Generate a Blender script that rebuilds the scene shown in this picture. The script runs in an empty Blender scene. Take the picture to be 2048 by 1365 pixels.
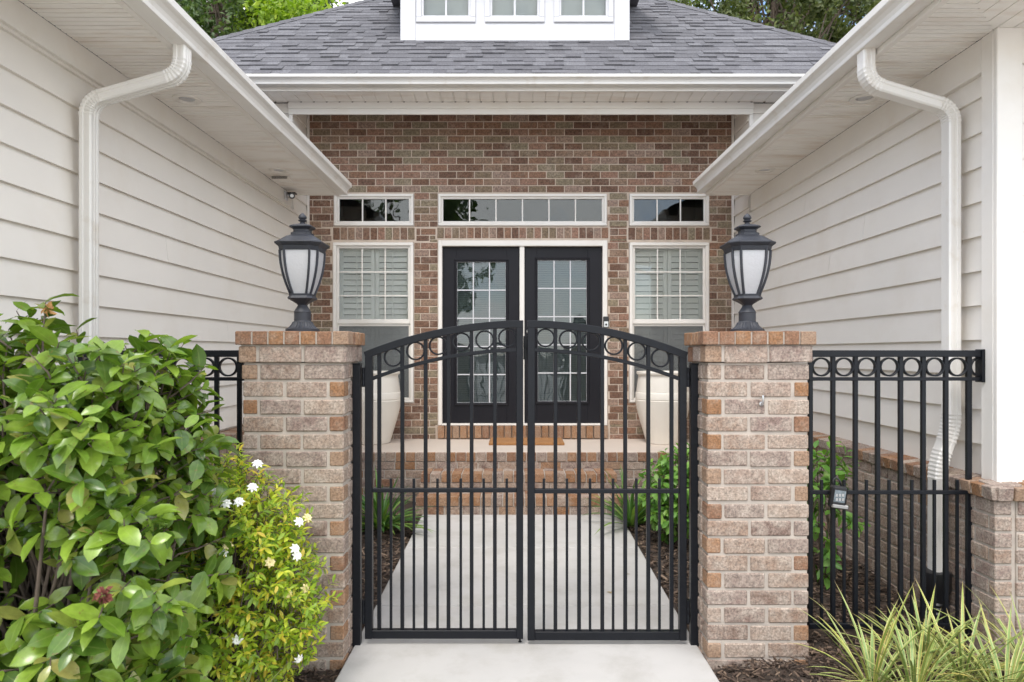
import bpy, bmesh, math, random
from mathutils import Vector as V, Matrix
R = math.radians
random.seed(11)
S = bpy.context.scene
COL = S.collection
F = 1365.33; CX = 1030.0; CY = 706.0; EYE = 1.51

# ------------------------------------------------------------------ helpers
def px(x, Y): return (x - CX) * Y / F
def pz(y, Y): return EYE - (y - CY) * Y / F
rnd = random.random
def U(a, b): return random.uniform(a, b)

class MB:
    """collects shapes and links them as ONE mesh object"""
    def __init__(s): s.v = []; s.f = []; s.m = []; s.uv = []
    def add(s, vs, fs, m=0, uvs=None):
        o = len(s.v); s.v.extend(vs)
        for i, f in enumerate(fs):
            s.f.append([o + k for k in f]); s.m.append(m)
            s.uv.append(uvs[i] if uvs else None)
    def poly(s, pts, m=0): s.add([tuple(p) for p in pts], [list(range(len(pts)))], m)
    def obox(s, c, a, b, d, bev=0.0, m=0):
        """box round c with half-axis vectors a, b, d; bev = chamfer"""
        c = V(c); A = [V(a), V(b), V(d)]
        L = [x.length for x in A]
        if bev <= 0:
            vs = [c + A[0]*i + A[1]*j + A[2]*k for i in (-1, 1) for j in (-1, 1) for k in (-1, 1)]
            s.add([tuple(p) for p in vs], [(0,1,3,2),(4,6,7,5),(0,4,5,1),(2,3,7,6),(0,2,6,4),(1,5,7,3)], m); return
        q = [max(0.0, 1 - bev / l) for l in L]
        idx = {}; vs = []
        for i in (-1, 1):
            for j in (-1, 1):
                for k in (-1, 1):
                    for ax in range(3):
                        t = [i*q[0], j*q[1], k*q[2]]; t[ax] = (i, j, k)[ax]
                        idx[(i, j, k, ax)] = len(vs)
                        vs.append(tuple(c + A[0]*t[0] + A[1]*t[1] + A[2]*t[2]))
        fs = []
        for ax in range(3):
            o1, o2 = [x for x in range(3) if x != ax]
            for sg in (-1, 1):
                loop = []
                for p, r in ((-1,-1),(1,-1),(1,1),(-1,1)):
                    t = [0,0,0]; t[ax] = sg; t[o1] = p; t[o2] = r
                    loop.append(idx[(t[0], t[1], t[2], ax)])
                fs.append(loop)
            for p in (-1, 1):
                for r in (-1, 1):
                    t1 = [0,0,0]; t1[o1] = p; t1[o2] = r; t1[ax] = -1
                    t2 = list(t1); t2[ax] = 1
                    fs.append([idx[(*t1, o1)], idx[(*t2, o1)], idx[(*t2, o2)], idx[(*t1, o2)]])
        for i in (-1, 1):
            for j in (-1, 1):
                for k in (-1, 1): fs.append([idx[(i,j,k,0)], idx[(i,j,k,1)], idx[(i,j,k,2)]])
        s.add(vs, fs, m)
    def box(s, x0, x1, y0, y1, z0, z1, bev=0.0, m=0):
        s.obox(((x0+x1)/2, (y0+y1)/2, (z0+z1)/2), (abs(x1-x0)/2,0,0), (0,abs(y1-y0)/2,0), (0,0,abs(z1-z0)/2), bev, m)
    def tube(s, pts, r, n=8, m=0, closed=False, cap=True):
        pts = [V(p) for p in pts]; k = len(pts)
        rs = r if isinstance(r, (list, tuple)) else [r]*k
        vs = []
        up = V((0, 0, 1))
        prev = None
        for i, p in enumerate(pts):
            if closed: t = pts[(i+1) % k] - pts[i-1]
            else: t = pts[min(i+1, k-1)] - pts[max(i-1, 0)]
            t.normalize()
            if prev is None:
                a = t.orthogonal().normalized()
            else:
                a = (prev - t * prev.dot(t)).normalized()
            prev = a; b = t.cross(a)
            for j in range(n):
                g = 2*math.pi*j/n
                vs.append(tuple(p + (a*math.cos(g) + b*math.sin(g))*rs[i]))
        fs = []
        for i in range(k if closed else k-1):
            i2 = (i+1) % k
            for j in range(n): fs.append((i*n+j, i*n+(j+1) % n, i2*n+(j+1) % n, i2*n+j))
        if cap and not closed: fs.append(list(range(n))[::-1]); fs.append([(k-1)*n+j for j in range(n)])
        s.add(vs, fs, m)
    def sweepxz(s, path, prof, m=0, scales=None, closed=False):
        """sweep a (side=Y, up) profile along a path that lies in an XZ plane"""
        path = [V(p) for p in path]; k = len(path); n = len(prof); vs = []
        for i, p in enumerate(path):
            if closed: t = (path[(i+1) % k] - path[i-1]).normalized()
            else: t = (path[min(i+1, k-1)] - path[max(i-1, 0)]).normalized()
            nn = V((0,1,0)).cross(t)
            sc = scales[i] if scales else 1
            for (a, b) in prof: vs.append(tuple(p + V((0,1,0))*a*sc + nn*b*sc))
        fs = []
        for i in range(k if closed else k-1):
            i2 = (i+1) % k
            for j in range(n): fs.append((i*n+j, i*n+(j+1) % n, i2*n+(j+1) % n, i2*n+j))
        if not closed: fs.append(list(range(n))[::-1]); fs.append([(k-1)*n+j for j in range(n)])
        s.add(vs, fs, m)
    def extrude(s, prof, a, b, m=0, cap=True):
        """prof: function t -> 3D point list at both ends a and b"""
        n = len(prof); vs = [tuple(V(p) + V(a)) for p in prof] + [tuple(V(p) + V(b)) for p in prof]
        fs = [(j, (j+1) % n, n+(j+1) % n, n+j) for j in range(n)]
        if cap: fs += [list(range(n))[::-1], list(range(n, 2*n))]
        s.add(vs, fs, m)
    def lathe(s, prof, n=24, c=(0,0,0), angs=None, m=0, cap=True, flute=None):
        angs = angs or [2*math.pi*j/n for j in range(n)]; n = len(angs); vs = []
        for q, (r, z) in enumerate(prof):
            for j, a in enumerate(angs):
                rr = r * (flute(q, j) if flute else 1)
                vs.append((c[0] + rr*math.sin(a), c[1] - rr*math.cos(a), c[2] + z))
        fs = []
        for i in range(len(prof)-1):
            for j in range(n): fs.append((i*n+j, i*n+(j+1) % n, (i+1)*n+(j+1) % n, (i+1)*n+j))
        if cap: fs += [list(range(n))[::-1], [(len(prof)-1)*n+j for j in range(n)]]
        s.add(vs, fs, m)
    def leaf(s, p, d, nrm, L, W, curl=0.25, fold=0.25, seg=4, m=0, tipw=0.0, prof=None):
        """one leaf blade: midrib from p along d, upper side towards nrm, with UVs"""
        p = V(p); d = V(d).normalized(); nrm = V(nrm)
        side = d.cross(nrm)
        if side.length < 1e-4: side = d.orthogonal()
        side.normalize(); up = side.cross(d).normalized()
        vs = []; o = []
        pos = p.copy()
        for i in range(seg+1):
            t = i/seg
            ang = curl * t
            dirv = d*math.cos(ang*1.6) - up*math.sin(ang*1.6)
            if i: pos = pos + dirv*(L/seg)
            w = (prof(t) if prof else math.sin(math.pi*min(1, t*0.93+0.05))**0.85) * W/2
            if i == seg: w = tipw*W/2
            un = up*math.cos(ang) + d*math.sin(ang)
            vs += [tuple(pos - side*w + un*w*fold), tuple(pos), tuple(pos + side*w + un*w*fold)]
        fs = []; uv = []
        for i in range(seg):
            a = 3*i; t0 = i/seg; t1 = (i+1)/seg
            fs += [(a, a+1, a+4, a+3), (a+1, a+2, a+5, a+4)]
            uv += [((0,t0),(.5,t0),(.5,t1),(0,t1)), ((.5,t0),(1,t0),(1,t1),(.5,t1))]
        s.add(vs, fs, m, uv)
    def build(s, name, mats, parent=None, smooth=False, sharp=None, recalc=True, at=None):
        me = bpy.data.meshes.new(name)
        off = V((0,0,0))
        if at is not None: off = V(at)
        elif parent is not None: off = WORLD[parent.name]
        vv = [(x-off.x, y-off.y, z-off.z) for x, y, z in s.v]
        me.from_pydata(vv, [], s.f)
        if not isinstance(mats, (list, tuple)): mats = [mats]
        for mm in mats: me.materials.append(mm)
        me.polygons.foreach_set('material_index', s.m)
        if any(u is not None for u in s.uv):
            ul = me.uv_layers.new(name='UVMap'); fl = []
            for f, u in zip(s.f, s.uv):
                for k in range(len(f)): fl += list(u[k]) if u else [0, 0]
            ul.data.foreach_set('uv', fl)
        if recalc:
            bm = bmesh.new(); bm.from_mesh(me)
            bmesh.ops.recalc_face_normals(bm, faces=bm.faces); bm.to_mesh(me); bm.free()
        if smooth: me.polygons.foreach_set('use_smooth', [True]*len(me.polygons))
        if sharp: me.set_sharp_from_angle(angle=R(sharp))
        me.update()
        o = bpy.data.objects.new(name, me); COL.objects.link(o)
        if parent is not None: o.parent = parent
        if at is not None: o.location = off
        WORLD[o.name] = off.copy()
        return o
WORLD = {}
def thing(name, loc, label, cat, group=None):
    o = bpy.data.objects.new(name, None); COL.objects.link(o)
    o.location = loc; o.empty_display_size = .1; WORLD[o.name] = V(loc)
    return tag(o, label, cat, group)
def tag(o, label=None, cat=None, group=None, kind=None):
    if label: o['label'] = label
    if cat: o['category'] = cat
    if group: o['group'] = group
    if kind: o['kind'] = kind
    return o
def copy_tree(o, parent=None):
    c = o.copy(); COL.objects.link(c); c.parent = parent
    for ch in o.children: copy_tree(ch, c)
    return c

# ------------------------------------------------------------------ materials
def nodes(name):
    m = bpy.data.materials.new(name); m.use_nodes = True
    nt = m.node_tree; return m, nt, nt.nodes['Principled BSDF']
def N(nt, t, **kw):
    n = nt.nodes.new(t)
    for k, v in kw.items(): setattr(n, k, v)
    return n
def ramp(nt, stops, interp='LINEAR'):
    r = N(nt, 'ShaderNodeValToRGB'); cr = r.color_ramp; cr.interpolation = interp
    while len(cr.elements) < len(stops): cr.elements.new(0.5)
    for e, (p, c) in zip(cr.elements, stops):
        e.position = p; e.color = (c[0], c[1], c[2], 1) if not isinstance(c, (int, float)) else (c, c, c, 1)
    return r
def noise(nt, scale, detail=4, rough=.55, stretch=None, coord='Object'):
    tc = N(nt, 'ShaderNodeTexCoord'); n = N(nt, 'ShaderNodeTexNoise')
    n.inputs['Scale'].default_value = scale; n.inputs['Detail'].default_value = detail; n.inputs['Roughness'].default_value = rough
    if stretch:
        mp = N(nt, 'ShaderNodeMapping'); mp.inputs['Scale'].default_value = stretch
        nt.links.new(tc.outputs[coord], mp.inputs['Vector']); nt.links.new(mp.outputs[0], n.inputs['Vector'])
    else: nt.links.new(tc.outputs[coord], n.inputs['Vector'])
    return n
def mix(nt, fac, a, b, mode='MIX'):
    m = N(nt, 'ShaderNodeMix', data_type='RGBA', blend_type=mode)
    for sock, val in ((m.inputs[0], fac), (m.inputs[6], a), (m.inputs[7], b)):
        if hasattr(val, 'default_value') and hasattr(val, 'links'): nt.links.new(val, sock)
        elif isinstance(val, (tuple, list)): sock.default_value = (*val, 1)
        else: sock.default_value = val
    return m.outputs[2]
def bump(nt, b, height, strength, dist=.01):
    bp = N(nt, 'ShaderNodeBump'); bp.inputs['Strength'].default_value = strength; bp.inputs['Distance'].default_value = dist
    nt.links.new(height, bp.inputs['Height']); nt.links.new(bp.outputs[0], b.inputs['Normal'])
def simple(name, col, rough=.5, var=.08, nscale=3, bs=0, bscale=60, metal=0, dirt=None, spec=.5, stretch=None, dscale=4, dlo=.5, dhi=.75):
    m, nt, b = nodes(name)
    n = noise(nt, nscale, 5, stretch=stretch)
    r = ramp(nt, [(.25, tuple(c*(1-var) for c in col)), (.75, tuple(min(1, c*(1+var)) for c in col))])
    nt.links.new(n.outputs['Fac'], r.inputs[0]); c = r.outputs[0]
    if dirt:
        d = noise(nt, dscale, 6, .65, stretch=stretch); dr = ramp(nt, [(dlo, 0), (dhi, 1)])
        nt.links.new(d.outputs['Fac'], dr.inputs[0]); c = mix(nt, dr.outputs[0], c, dirt)
    nt.links.new(c, b.inputs['Base Color'])
    b.inputs['Roughness'].default_value = rough; b.inputs['Metallic'].default_value = metal
    b.inputs['Specular IOR Level'].default_value = spec
    if bs:
        bn = noise(nt, bscale, 4); bump(nt, b, bn.outputs['Fac'], bs, .004)
    return m
def island(name, stops, rough=.8, speck=.25, sscale=160, wash=None, wscale=9, wlo=.48, whi=.75, bs=.5, bscale=220, interp='CONSTANT', spec=.3):
    m, nt, b = nodes(name)
    g = N(nt, 'ShaderNodeNewGeometry'); r = ramp(nt, stops, interp)
    nt.links.new(g.outputs['Random Per Island'], r.inputs[0]); c = r.outputs[0]
    if wash:
        n = noise(nt, wscale, 6, .7); wr = ramp(nt, [(wlo, 0), (whi, .85)]); nt.links.new(n.outputs['Fac'], wr.inputs[0])
        c = mix(nt, wr.outputs[0], c, wash)
    n2 = noise(nt, sscale, 3, .7); sr = ramp(nt, [(.25, 1-speck), (.5, 1.0), (.75, 1+speck)])
    nt.links.new(n2.outputs['Fac'], sr.inputs[0]); c = mix(nt, 1.0, c, sr.outputs[0], 'MULTIPLY')
    nt.links.new(c, b.inputs['Base Color']); b.inputs['Roughness'].default_value = rough
    b.inputs['Specular IOR Level'].default_value = spec
    if bs:
        n3 = noise(nt, bscale, 5, .7); bump(nt, b, n3.outputs['Fac'], bs, .004)
    return m
def foliage(name, stops, rough=.4, trans=.25, rib=.25, spec=.5, spots=0):
    m, nt, b = nodes(name)
    g = N(nt, 'ShaderNodeNewGeometry'); r = ramp(nt, stops)
    nt.links.new(g.outputs['Random Per Island'], r.inputs[0]); c = r.outputs[0]
    n = noise(nt, 30, 4); nr = ramp(nt, [(.3, .8), (.7, 1.2)]); nt.links.new(n.outputs['Fac'], nr.inputs[0])
    c = mix(nt, 1.0, c, nr.outputs[0], 'MULTIPLY')
    if spots:
        sn = noise(nt, 55, 3, .6); sr = ramp(nt, [(.64, 0), (.70, spots)]); nt.links.new(sn.outputs['Fac'], sr.inputs[0]); c = mix(nt, sr.outputs[0], c, (.20, .13, .04))
    if rib:
        uv = N(nt, 'ShaderNodeUVMap'); sp = N(nt, 'ShaderNodeSeparateXYZ'); nt.links.new(uv.outputs[0], sp.inputs[0])
        rr = ramp(nt, [(.44, 0), (.49, rib), (.51, rib), (.56, 0)]); nt.links.new(sp.outputs[0], rr.inputs[0])
        c = mix(nt, rr.outputs[0], c, (.35, .42, .12))
    nt.links.new(c, b.inputs['Base Color']); b.inputs['Roughness'].default_value = rough
    b.inputs['Specular IOR Level'].default_value = spec
    tl = N(nt, 'ShaderNodeBsdfTranslucent'); c2 = mix(nt, 1.0, c, (1.3, 1.5, .5), 'MULTIPLY'); nt.links.new(c2, tl.inputs[0])
    ms = N(nt, 'ShaderNodeMixShader'); ms.inputs[0].default_value = trans
    out = nt.nodes['Material Output']
    nt.links.new(b.outputs[0], ms.inputs[1]); nt.links.new(tl.outputs[0], ms.inputs[2]); nt.links.new(ms.outputs[0], out.inputs[0])
    return m
def glass(name, tint, refl=1.5, wav=.02):
    m = bpy.data.materials.new(name); m.use_nodes = True; nt = m.node_tree; nt.nodes.clear()
    out = N(nt, 'ShaderNodeOutputMaterial'); tr = N(nt, 'ShaderNodeBsdfTransparent'); gl = N(nt, 'ShaderNodeBsdfGlossy')
    tr.inputs[0].default_value = (*tint, 1); gl.inputs['Roughness'].default_value = .01; gl.inputs[0].default_value = (.95, .97, 1, 1)
    fr = N(nt, 'ShaderNodeFresnel'); fr.inputs[0].default_value = refl
    n = noise(nt, 2.2, 2); bp = N(nt, 'ShaderNodeBump'); bp.inputs['Strength'].default_value = wav; bp.inputs['Distance'].default_value = .1
    nt.links.new(n.outputs['Fac'], bp.inputs['Height']); nt.links.new(bp.outputs[0], gl.inputs['Normal'])
    ms = N(nt, 'ShaderNodeMixShader'); nt.links.new(fr.outputs[0], ms.inputs[0])
    nt.links.new(tr.outputs[0], ms.inputs[1]); nt.links.new(gl.outputs[0], ms.inputs[2]); nt.links.new(ms.outputs[0], out.inputs[0])
    return m

M = {}
M['mortar'] = simple('mortar', (.44, .38, .325), .95, .15, 14, .6, 150)
M['mortar_far'] = simple('mortar_facade', (.55, .45, .365), .95, .15, 10, .5, 150)
M['brick'] = island('brick_weathered', [(0, (.215, .145, .112)), (.15, (.295, .21, .165)), (.3, (.245, .18, .15)), (.45, (.195, .13, .105)), (.6, (.335, .25, .195)), (.72, (.23, .16, .135)), (.86, (.275, .185, .135))],
    wash=(.42, .35, .29), wscale=16, wlo=.36, whi=.66, speck=.6, sscale=95, bs=.9, bscale=150)
M['brick_orange'] = island('brick_orange', [(0, (.27, .14, .070)), (.25, (.31, .175, .10)), (.5, (.235, .125, .075)), (.75, (.30, .195, .13))],
    wash=(.36, .265, .195), wscale=19, wlo=.46, whi=.75, speck=.55, sscale=100, bs=.9, bscale=150)
M['brick_facade_shaded'] = island('brick_facade_shaded', [(0, (.235, .132, .085)), (.12, (.17, .095, .062)), (.24, (.245, .16, .11)), (.36, (.20, .145, .095)), (.48, (.26, .15, .105)), (.6, (.15, .085, .058)), (.72, (.225, .18, .12)), (.84, (.275, .19, .145)), (.94, (.19, .11, .075))],
    wash=(.36, .285, .225), wscale=6, wlo=.52, whi=.8, speck=.6, sscale=55, bs=.7, bscale=110)  # brick's own variation, with the facade's shade put into a darker ramp
M['siding'] = simple('painted_siding', (.765, .72, .66), .55, .03, 1.5, .12, 40, dirt=(.69, .63, .55), dscale=1.6, dlo=.5, dhi=.85)
M['trim'] = simple('white_trim', (.77, .73, .675), .5, .03, 2, .05, 60, dirt=(.70, .64, .56), dscale=2.5, dlo=.5, dhi=.85)
M['white'] = simple('bright_white_paint', (.60, .595, .61), .45, .02, 2)
M['gutter'] = simple('gutter_enamel', (.74, .71, .665), .32, .03, 2, dirt=(.56, .48, .38), dscale=7, dlo=.55, dhi=.9)
M['soffit'] = simple('soffit_boards', (.88, .845, .79), .55, .03, 2, dirt=(.66, .54, .43), dscale=1.3, dlo=.5, dhi=.85, stretch=(1.2, 6, 1))
M['dark_gap'] = simple('dark_gap', (.10, .075, .055), .9, .1, 3)
M['metal'] = simple('black_powder_coat', (.0055, .0065, .0095), .38, .2, 30, .2, 300, spec=.28)
M['door'] = simple('door_paint', (.009, .0085, .012), .45, .1, 4, .1, 60, spec=.25)
M['concrete'] = simple('brushed_concrete', (.49, .47, .445), .85, .09, 1.6, .35, 190, dirt=(.36, .335, .295), dscale=4.5, dlo=.47, dhi=.9)
M['porch_floor'] = simple('porch_paint', (.58, .50, .43), .6, .04, 3, .1, 80)
M['shingle'] = island('asphalt_shingle', [(0, (.115, .112, .12)), (.2, (.128, .125, .134)), (.4, (.142, .139, .149)), (.6, (.12, .117, .126)), (.8, (.155, .152, .162))], speck=.45, sscale=70, bs=.8, bscale=200, rough=.95)
M['pane'] = glass('window_glass', (.93, .935, .915), 1.45, .03)
M['pane_dark'] = glass('transom_glass', (.80, .84, .83), 1.55, .05)
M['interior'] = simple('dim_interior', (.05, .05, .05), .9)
M['shutter'] = simple('shutter_paint', (.88, .885, .87), .5, .02)
M['blind'] = simple('blind_slats', (.24, .245, .24), .5, .02)
M['lamp'] = simple('lamp_metal', (.022, .024, .032), .5, .25, 25, .4, 200, spec=.5)
M['pot'] = simple('cream_glaze', (.74, .69, .61), .4, .04, 3, .1, 30)
M['coir'] = simple('coir_mat', (.33, .16, .06), .95, .25, 60, .8, 200)
M['steel'] = simple('steel', (.55, .55, .55), .3, .1, 20, metal=1)
M['plastic'] = simple('black_plastic', (.015, .015, .017), .35, .1, 20)
M['screen'] = simple('grey_display', (.16, .19, .21), .25, .35, 60)
M['soil'] = simple('dark_soil', (.060, .043, .032), .95, .3, 14, 1.0, 60)
M['chips'] = island('bark_chips', [(0, (.045, .030, .022)), (.2, (.075, .05, .037)), (.4, (.11, .075, .054)), (.6, (.055, .040, .032)), (.75, (.16, .11, .078)), (.9, (.24, .17, .12))], speck=.3, sscale=200, bs=.4)
M['bark'] = simple('grey_bark', (.14, .105, .08), .9, .3, 20, .8, 60)
M['leaf_big'] = foliage('broad_leaf', [(0, (.06, .12, .016)), (.25, (.12, .215, .024)), (.5, (.19, .30, .034)), (.74, (.27, .39, .05)), (.88, (.08, .15, .03)), (.93, (.27, .33, .06)), (1, (.33, .30, .09))], rough=.25, trans=.22, rib=.2, spec=.6, spots=.7)
M['leaf_gardenia'] = foliage('small_leaf', [(0, (.16, .27, .03)), (.3, (.30, .43, .04)), (.6, (.46, .56, .05)), (.85, (.66, .62, .07)), (1, (.74, .52, .08))], rough=.38, trans=.38, rib=.1)
M['leaf_shrub'] = foliage('mid_leaf', [(0, (.08, .20, .03)), (.5, (.14, .30, .05)), (1, (.24, .40, .07))], rough=.45, trans=.3, rib=.2)
M['leaf_strap'] = foliage('strap_leaf', [(0, (.045, .12, .03)), (.5, (.09, .20, .04)), (1, (.22, .32, .07))], rough=.4, trans=.2, rib=.1)
M['leaf_tree_dark'] = foliage('tree_leaf_dark', [(0, (.045, .085, .022)), (.5, (.085, .14, .035)), (1, (.15, .21, .06))], rough=.5, trans=.25, rib=0)
M['leaf_tree_olive'] = foliage('tree_leaf_olive', [(0, (.06, .085, .025)), (.5, (.12, .15, .05)), (1, (.22, .24, .09))], rough=.5, trans=.25, rib=0)
M['leaf_tree_lime'] = foliage('tree_leaf_lime', [(0, (.16, .26, .02)), (.5, (.26, .38, .03)), (1, (.38, .46, .06))], rough=.5, trans=.35, rib=0)
M['petal'] = simple('white_petal', (.88, .87, .80), .5, .03)
M['petal_cream'] = simple('faded_petal', (.78, .66, .32), .5, .1)
M['dried'] = simple('dried_bloom', (.40, .20, .06), .7, .3, 40)
M['cone'] = simple('dried_cone', (.16, .045, .03), .8, .3, 40)
def frosted():
    m, nt, b = nodes('frosted_seeded_glass'); b.inputs['Base Color'].default_value = (.64, .635, .65, 1)
    b.inputs['Roughness'].default_value = .3; b.inputs['Transmission Weight'].default_value = .35
    n = noise(nt, 90, 4); bump(nt, b, n.outputs['Fac'], .5, .004); return m
M['frost'] = frosted()
def insect_screen():
    m = bpy.data.materials.new('insect_mesh'); m.use_nodes = True; nt = m.node_tree; b = nt.nodes['Principled BSDF']
    b.inputs['Base Color'].default_value = (.13, .135, .14, 1); b.inputs['Roughness'].default_value = .7
    tr = N(nt, 'ShaderNodeBsdfTransparent'); ms = N(nt, 'ShaderNodeMixShader'); ms.inputs[0].default_value = .32
    nt.links.new(b.outputs[0], ms.inputs[2]); nt.links.new(tr.outputs[0], ms.inputs[1])
    nt.links.new(ms.outputs[0], nt.nodes['Material Output'].inputs[0]); return m
M['mesh'] = insect_screen()
def flax():
    m, nt, b = nodes('variegated_blade')
    uv = N(nt, 'ShaderNodeUVMap'); sp = N(nt, 'ShaderNodeSeparateXYZ'); nt.links.new(uv.outputs[0], sp.inputs[0])
    r = ramp(nt, [(0, (.52, .48, .22)), (.16, (.47, .45, .18)), (.24, (.16, .25, .06)), (.45, (.22, .32, .10)), (.5, (.32, .40, .14)), (.55, (.22, .32, .10)), (.76, (.16, .25, .06)), (.84, (.47, .45, .18)), (1, (.52, .48, .22))])
    nt.links.new(sp.outputs[0], r.inputs[0])
    g = N(nt, 'ShaderNodeNewGeometry'); r2 = ramp(nt, [(0, (.75, .85, .6)), (.6, (1.0, 1.0, .9)), (.85, (1.15, 1.05, .7)), (1, (1.0, .75, .5))])
    nt.links.new(g.outputs['Random Per Island'], r2.inputs[0]); c = mix(nt, 1.0, r.outputs[0], r2.outputs[0], 'MULTIPLY')
    tip = ramp(nt, [(.86, 0), (.97, .85)]); nt.links.new(sp.outputs[1], tip.inputs[0]); c = mix(nt, tip.outputs[0], c, (.26, .17, .08))
    nt.links.new(c, b.inputs['Base Color']); b.inputs['Roughness'].default_value = .42; return m
M['flax'] = flax()
M['dry_blade'] = foliage('dry_blade', [(0, (.30, .22, .12)), (1, (.45, .36, .22))], rough=.7, trans=.1, rib=0)

# ------------------------------------------------------------------ bricks
UPZ = V((0, 0, 1))
def brick(mb, O, Uv, Nv, u0, u1, z0, z1, dep, m=0, proud=.006, bev=.0035):
    j = .0012; u0 += U(-j, j); u1 += U(-j, j); z0 += U(-j, j); z1 += U(-j, j); pr = proud + U(-.0018, .0018)
    c = O + Uv*((u0+u1)/2) + Nv*(pr - dep/2) + UPZ*((z0+z1)/2)
    mb.obox(c, Uv*((u1-u0)/2), Nv*(dep/2), UPZ*((z1-z0)/2), bev, m)
def subtract(rects, h):
    out = []
    for (a, b, c, d) in rects:
        x0, x1, y0, y1 = h
        if x1 <= a or x0 >= b or y1 <= c or y0 >= d: out.append((a, b, c, d)); continue
        if y0 > c: out.append((a, b, c, y0))
        if y1 < d: out.append((a, b, y1, d))
        m0, m1 = max(c, y0), min(d, y1)
        if x0 > a: out.append((a, x0, m0, m1))
        if x1 < b: out.append((x1, b, m0, m1))
    return out
def running(mb, O, Uv, Nv, u0, u1, z0, z1, holes=(), L=.203, H=.0802, J=.0102, dep=.06, m=0, phase=0.0, orange=None, jit=.0):
    O, Uv, Nv = V(O), V(Uv), V(Nv)
    n = int(round((z1 - z0) / H)); H = (z1 - z0) / n
    for i in range(n):
        a = u0 - ((phase + .5*(i % 2)) % 1) * L
        while a < u1:
            rs = [(max(a + J/2, u0), min(a + L - J/2, u1), z0 + i*H + J/2, z0 + (i+1)*H - J/2)]
            for h in holes: rs = subtract(rs, (h[0]-J*.6, h[1]+J*.6, h[2]-J*.6, h[3]+J*.6))
            for (p, q, r, s) in rs:
                if q - p > .015 and s - r > .012:
                    mm = m if not orange or rnd() > orange[1] else orange[0]
                    brick(mb, O, Uv, Nv, p, q, r, s, dep, mm)
            a += L
def row(mb, O, Uv, Nv, u0, u1, z0, z1, w, J=.01, dep=.06, m=0, proud=.006):
    O, Uv, Nv = V(O), V(Uv), V(Nv); n = max(1, int(round((u1-u0)/w))); w = (u1-u0)/n
    for i in range(n): brick(mb, O, Uv, Nv, u0+i*w+J/2, u0+(i+1)*w-J/2, z0, z1, dep, m if not isinstance(m, tuple) else random.choice(m), proud)
def backing(mb, O, Uv, Nv, u0, u1, z0, z1, holes=(), thick=.1, m=0):
    O, Uv, Nv = V(O), V(Uv), V(Nv); rs = [(u0, u1, z0, z1)]
    for h in holes: rs = subtract(rs, h)
    for (a, b, c, d) in rs:
        mb.obox(O + Uv*((a+b)/2) - Nv*(thick/2) + UPZ*((c+d)/2), Uv*((b-a)/2), Nv*(thick/2), UPZ*((d-c)/2), 0, m)

# ------------------------------------------------------------------ camera
cam = bpy.data.cameras.new('camera'); co = bpy.data.objects.new('camera', cam); COL.objects.link(co)
cam.lens = 24; cam.sensor_width = 36; cam.clip_end = 900; cam.clip_start = .05
co.location = (0, 0, EYE); co.rotation_euler = (R(90), 0, 0)
cam.shift_x = -(CX - 1024) / 2048; cam.shift_y = (CY - 682.5) / 2048
cam.dof.use_dof = True; cam.dof.focus_distance = 4.4; cam.dof.aperture_fstop = 4.5
S.camera = co

# ------------------------------------------------------------------ sky and sun
w = bpy.data.worlds.new('World'); S.world = w; w.use_nodes = True; nt = w.node_tree; nt.nodes.clear()
SUN_EL, SUN_AZ = R(58), R(200)     # azimuth the light comes from, clockwise from +Y
sky = N(nt, 'ShaderNodeTexSky', sky_type='NISHITA'); sky.sun_disc = False; sky.sun_elevation = SUN_EL; sky.sun_rotation = SUN_AZ
sky.air_density = 1.0; sky.dust_density = .6; sky.ozone_density = 1.5
bg = N(nt, 'ShaderNodeBackground'); bg.inputs[1].default_value = .12; nt.links.new(sky.outputs[0], bg.inputs[0])
bc = N(nt, 'ShaderNodeBackground'); bc.inputs[0].default_value = (1.0, .993, .978, 1); bc.inputs[1].default_value = 1.05
tc = N(nt, 'ShaderNodeTexCoord'); cn = N(nt, 'ShaderNodeTexNoise'); cn.inputs['Scale'].default_value = 2.6; cn.inputs['Detail'].default_value = 7; cn.inputs['Roughness'].default_value = .55
mp = N(nt, 'ShaderNodeMapping'); mp.inputs['Scale'].default_value = (1, 1, 1.9); mp.inputs['Location'].default_value = (1.35, .1, .6)
nt.links.new(tc.outputs['Generated'], mp.inputs[0]); nt.links.new(mp.outputs[0], cn.inputs['Vector'])
cr = ramp(nt, [(.40, 0), (.56, 1)]); nt.links.new(cn.outputs['Fac'], cr.inputs[0])
ms = N(nt, 'ShaderNodeMixShader'); nt.links.new(cr.outputs[0], ms.inputs[0]); nt.links.new(bg.outputs[0], ms.inputs[1]); nt.links.new(bc.outputs[0], ms.inputs[2])
wo = N(nt, 'ShaderNodeOutputWorld'); nt.links.new(ms.outputs[0], wo.inputs[0])
sl = bpy.data.lights.new('sun', 'SUN'); sl.energy = .75; sl.angle = R(16); sl.color = (1, .96, .9)
so = bpy.data.objects.new('sun', sl); COL.objects.link(so)
dirv = V((math.sin(SUN_AZ)*math.cos(SUN_EL), math.cos(SUN_AZ)*math.cos(SUN_EL), math.sin(SUN_EL)))
so.rotation_euler = dirv.to_track_quat('Z', 'Y').to_euler(); so.location = (0, -5, 12)
S.view_settings.view_transform = 'Standard'; S.view_settings.look = 'None'; S.view_settings.exposure = 1.5; S.view_settings.gamma = 1
S.cycles.max_bounces = 10; S.cycles.diffuse_bounces = 5; S.cycles.transparent_max_bounces = 16

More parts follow.
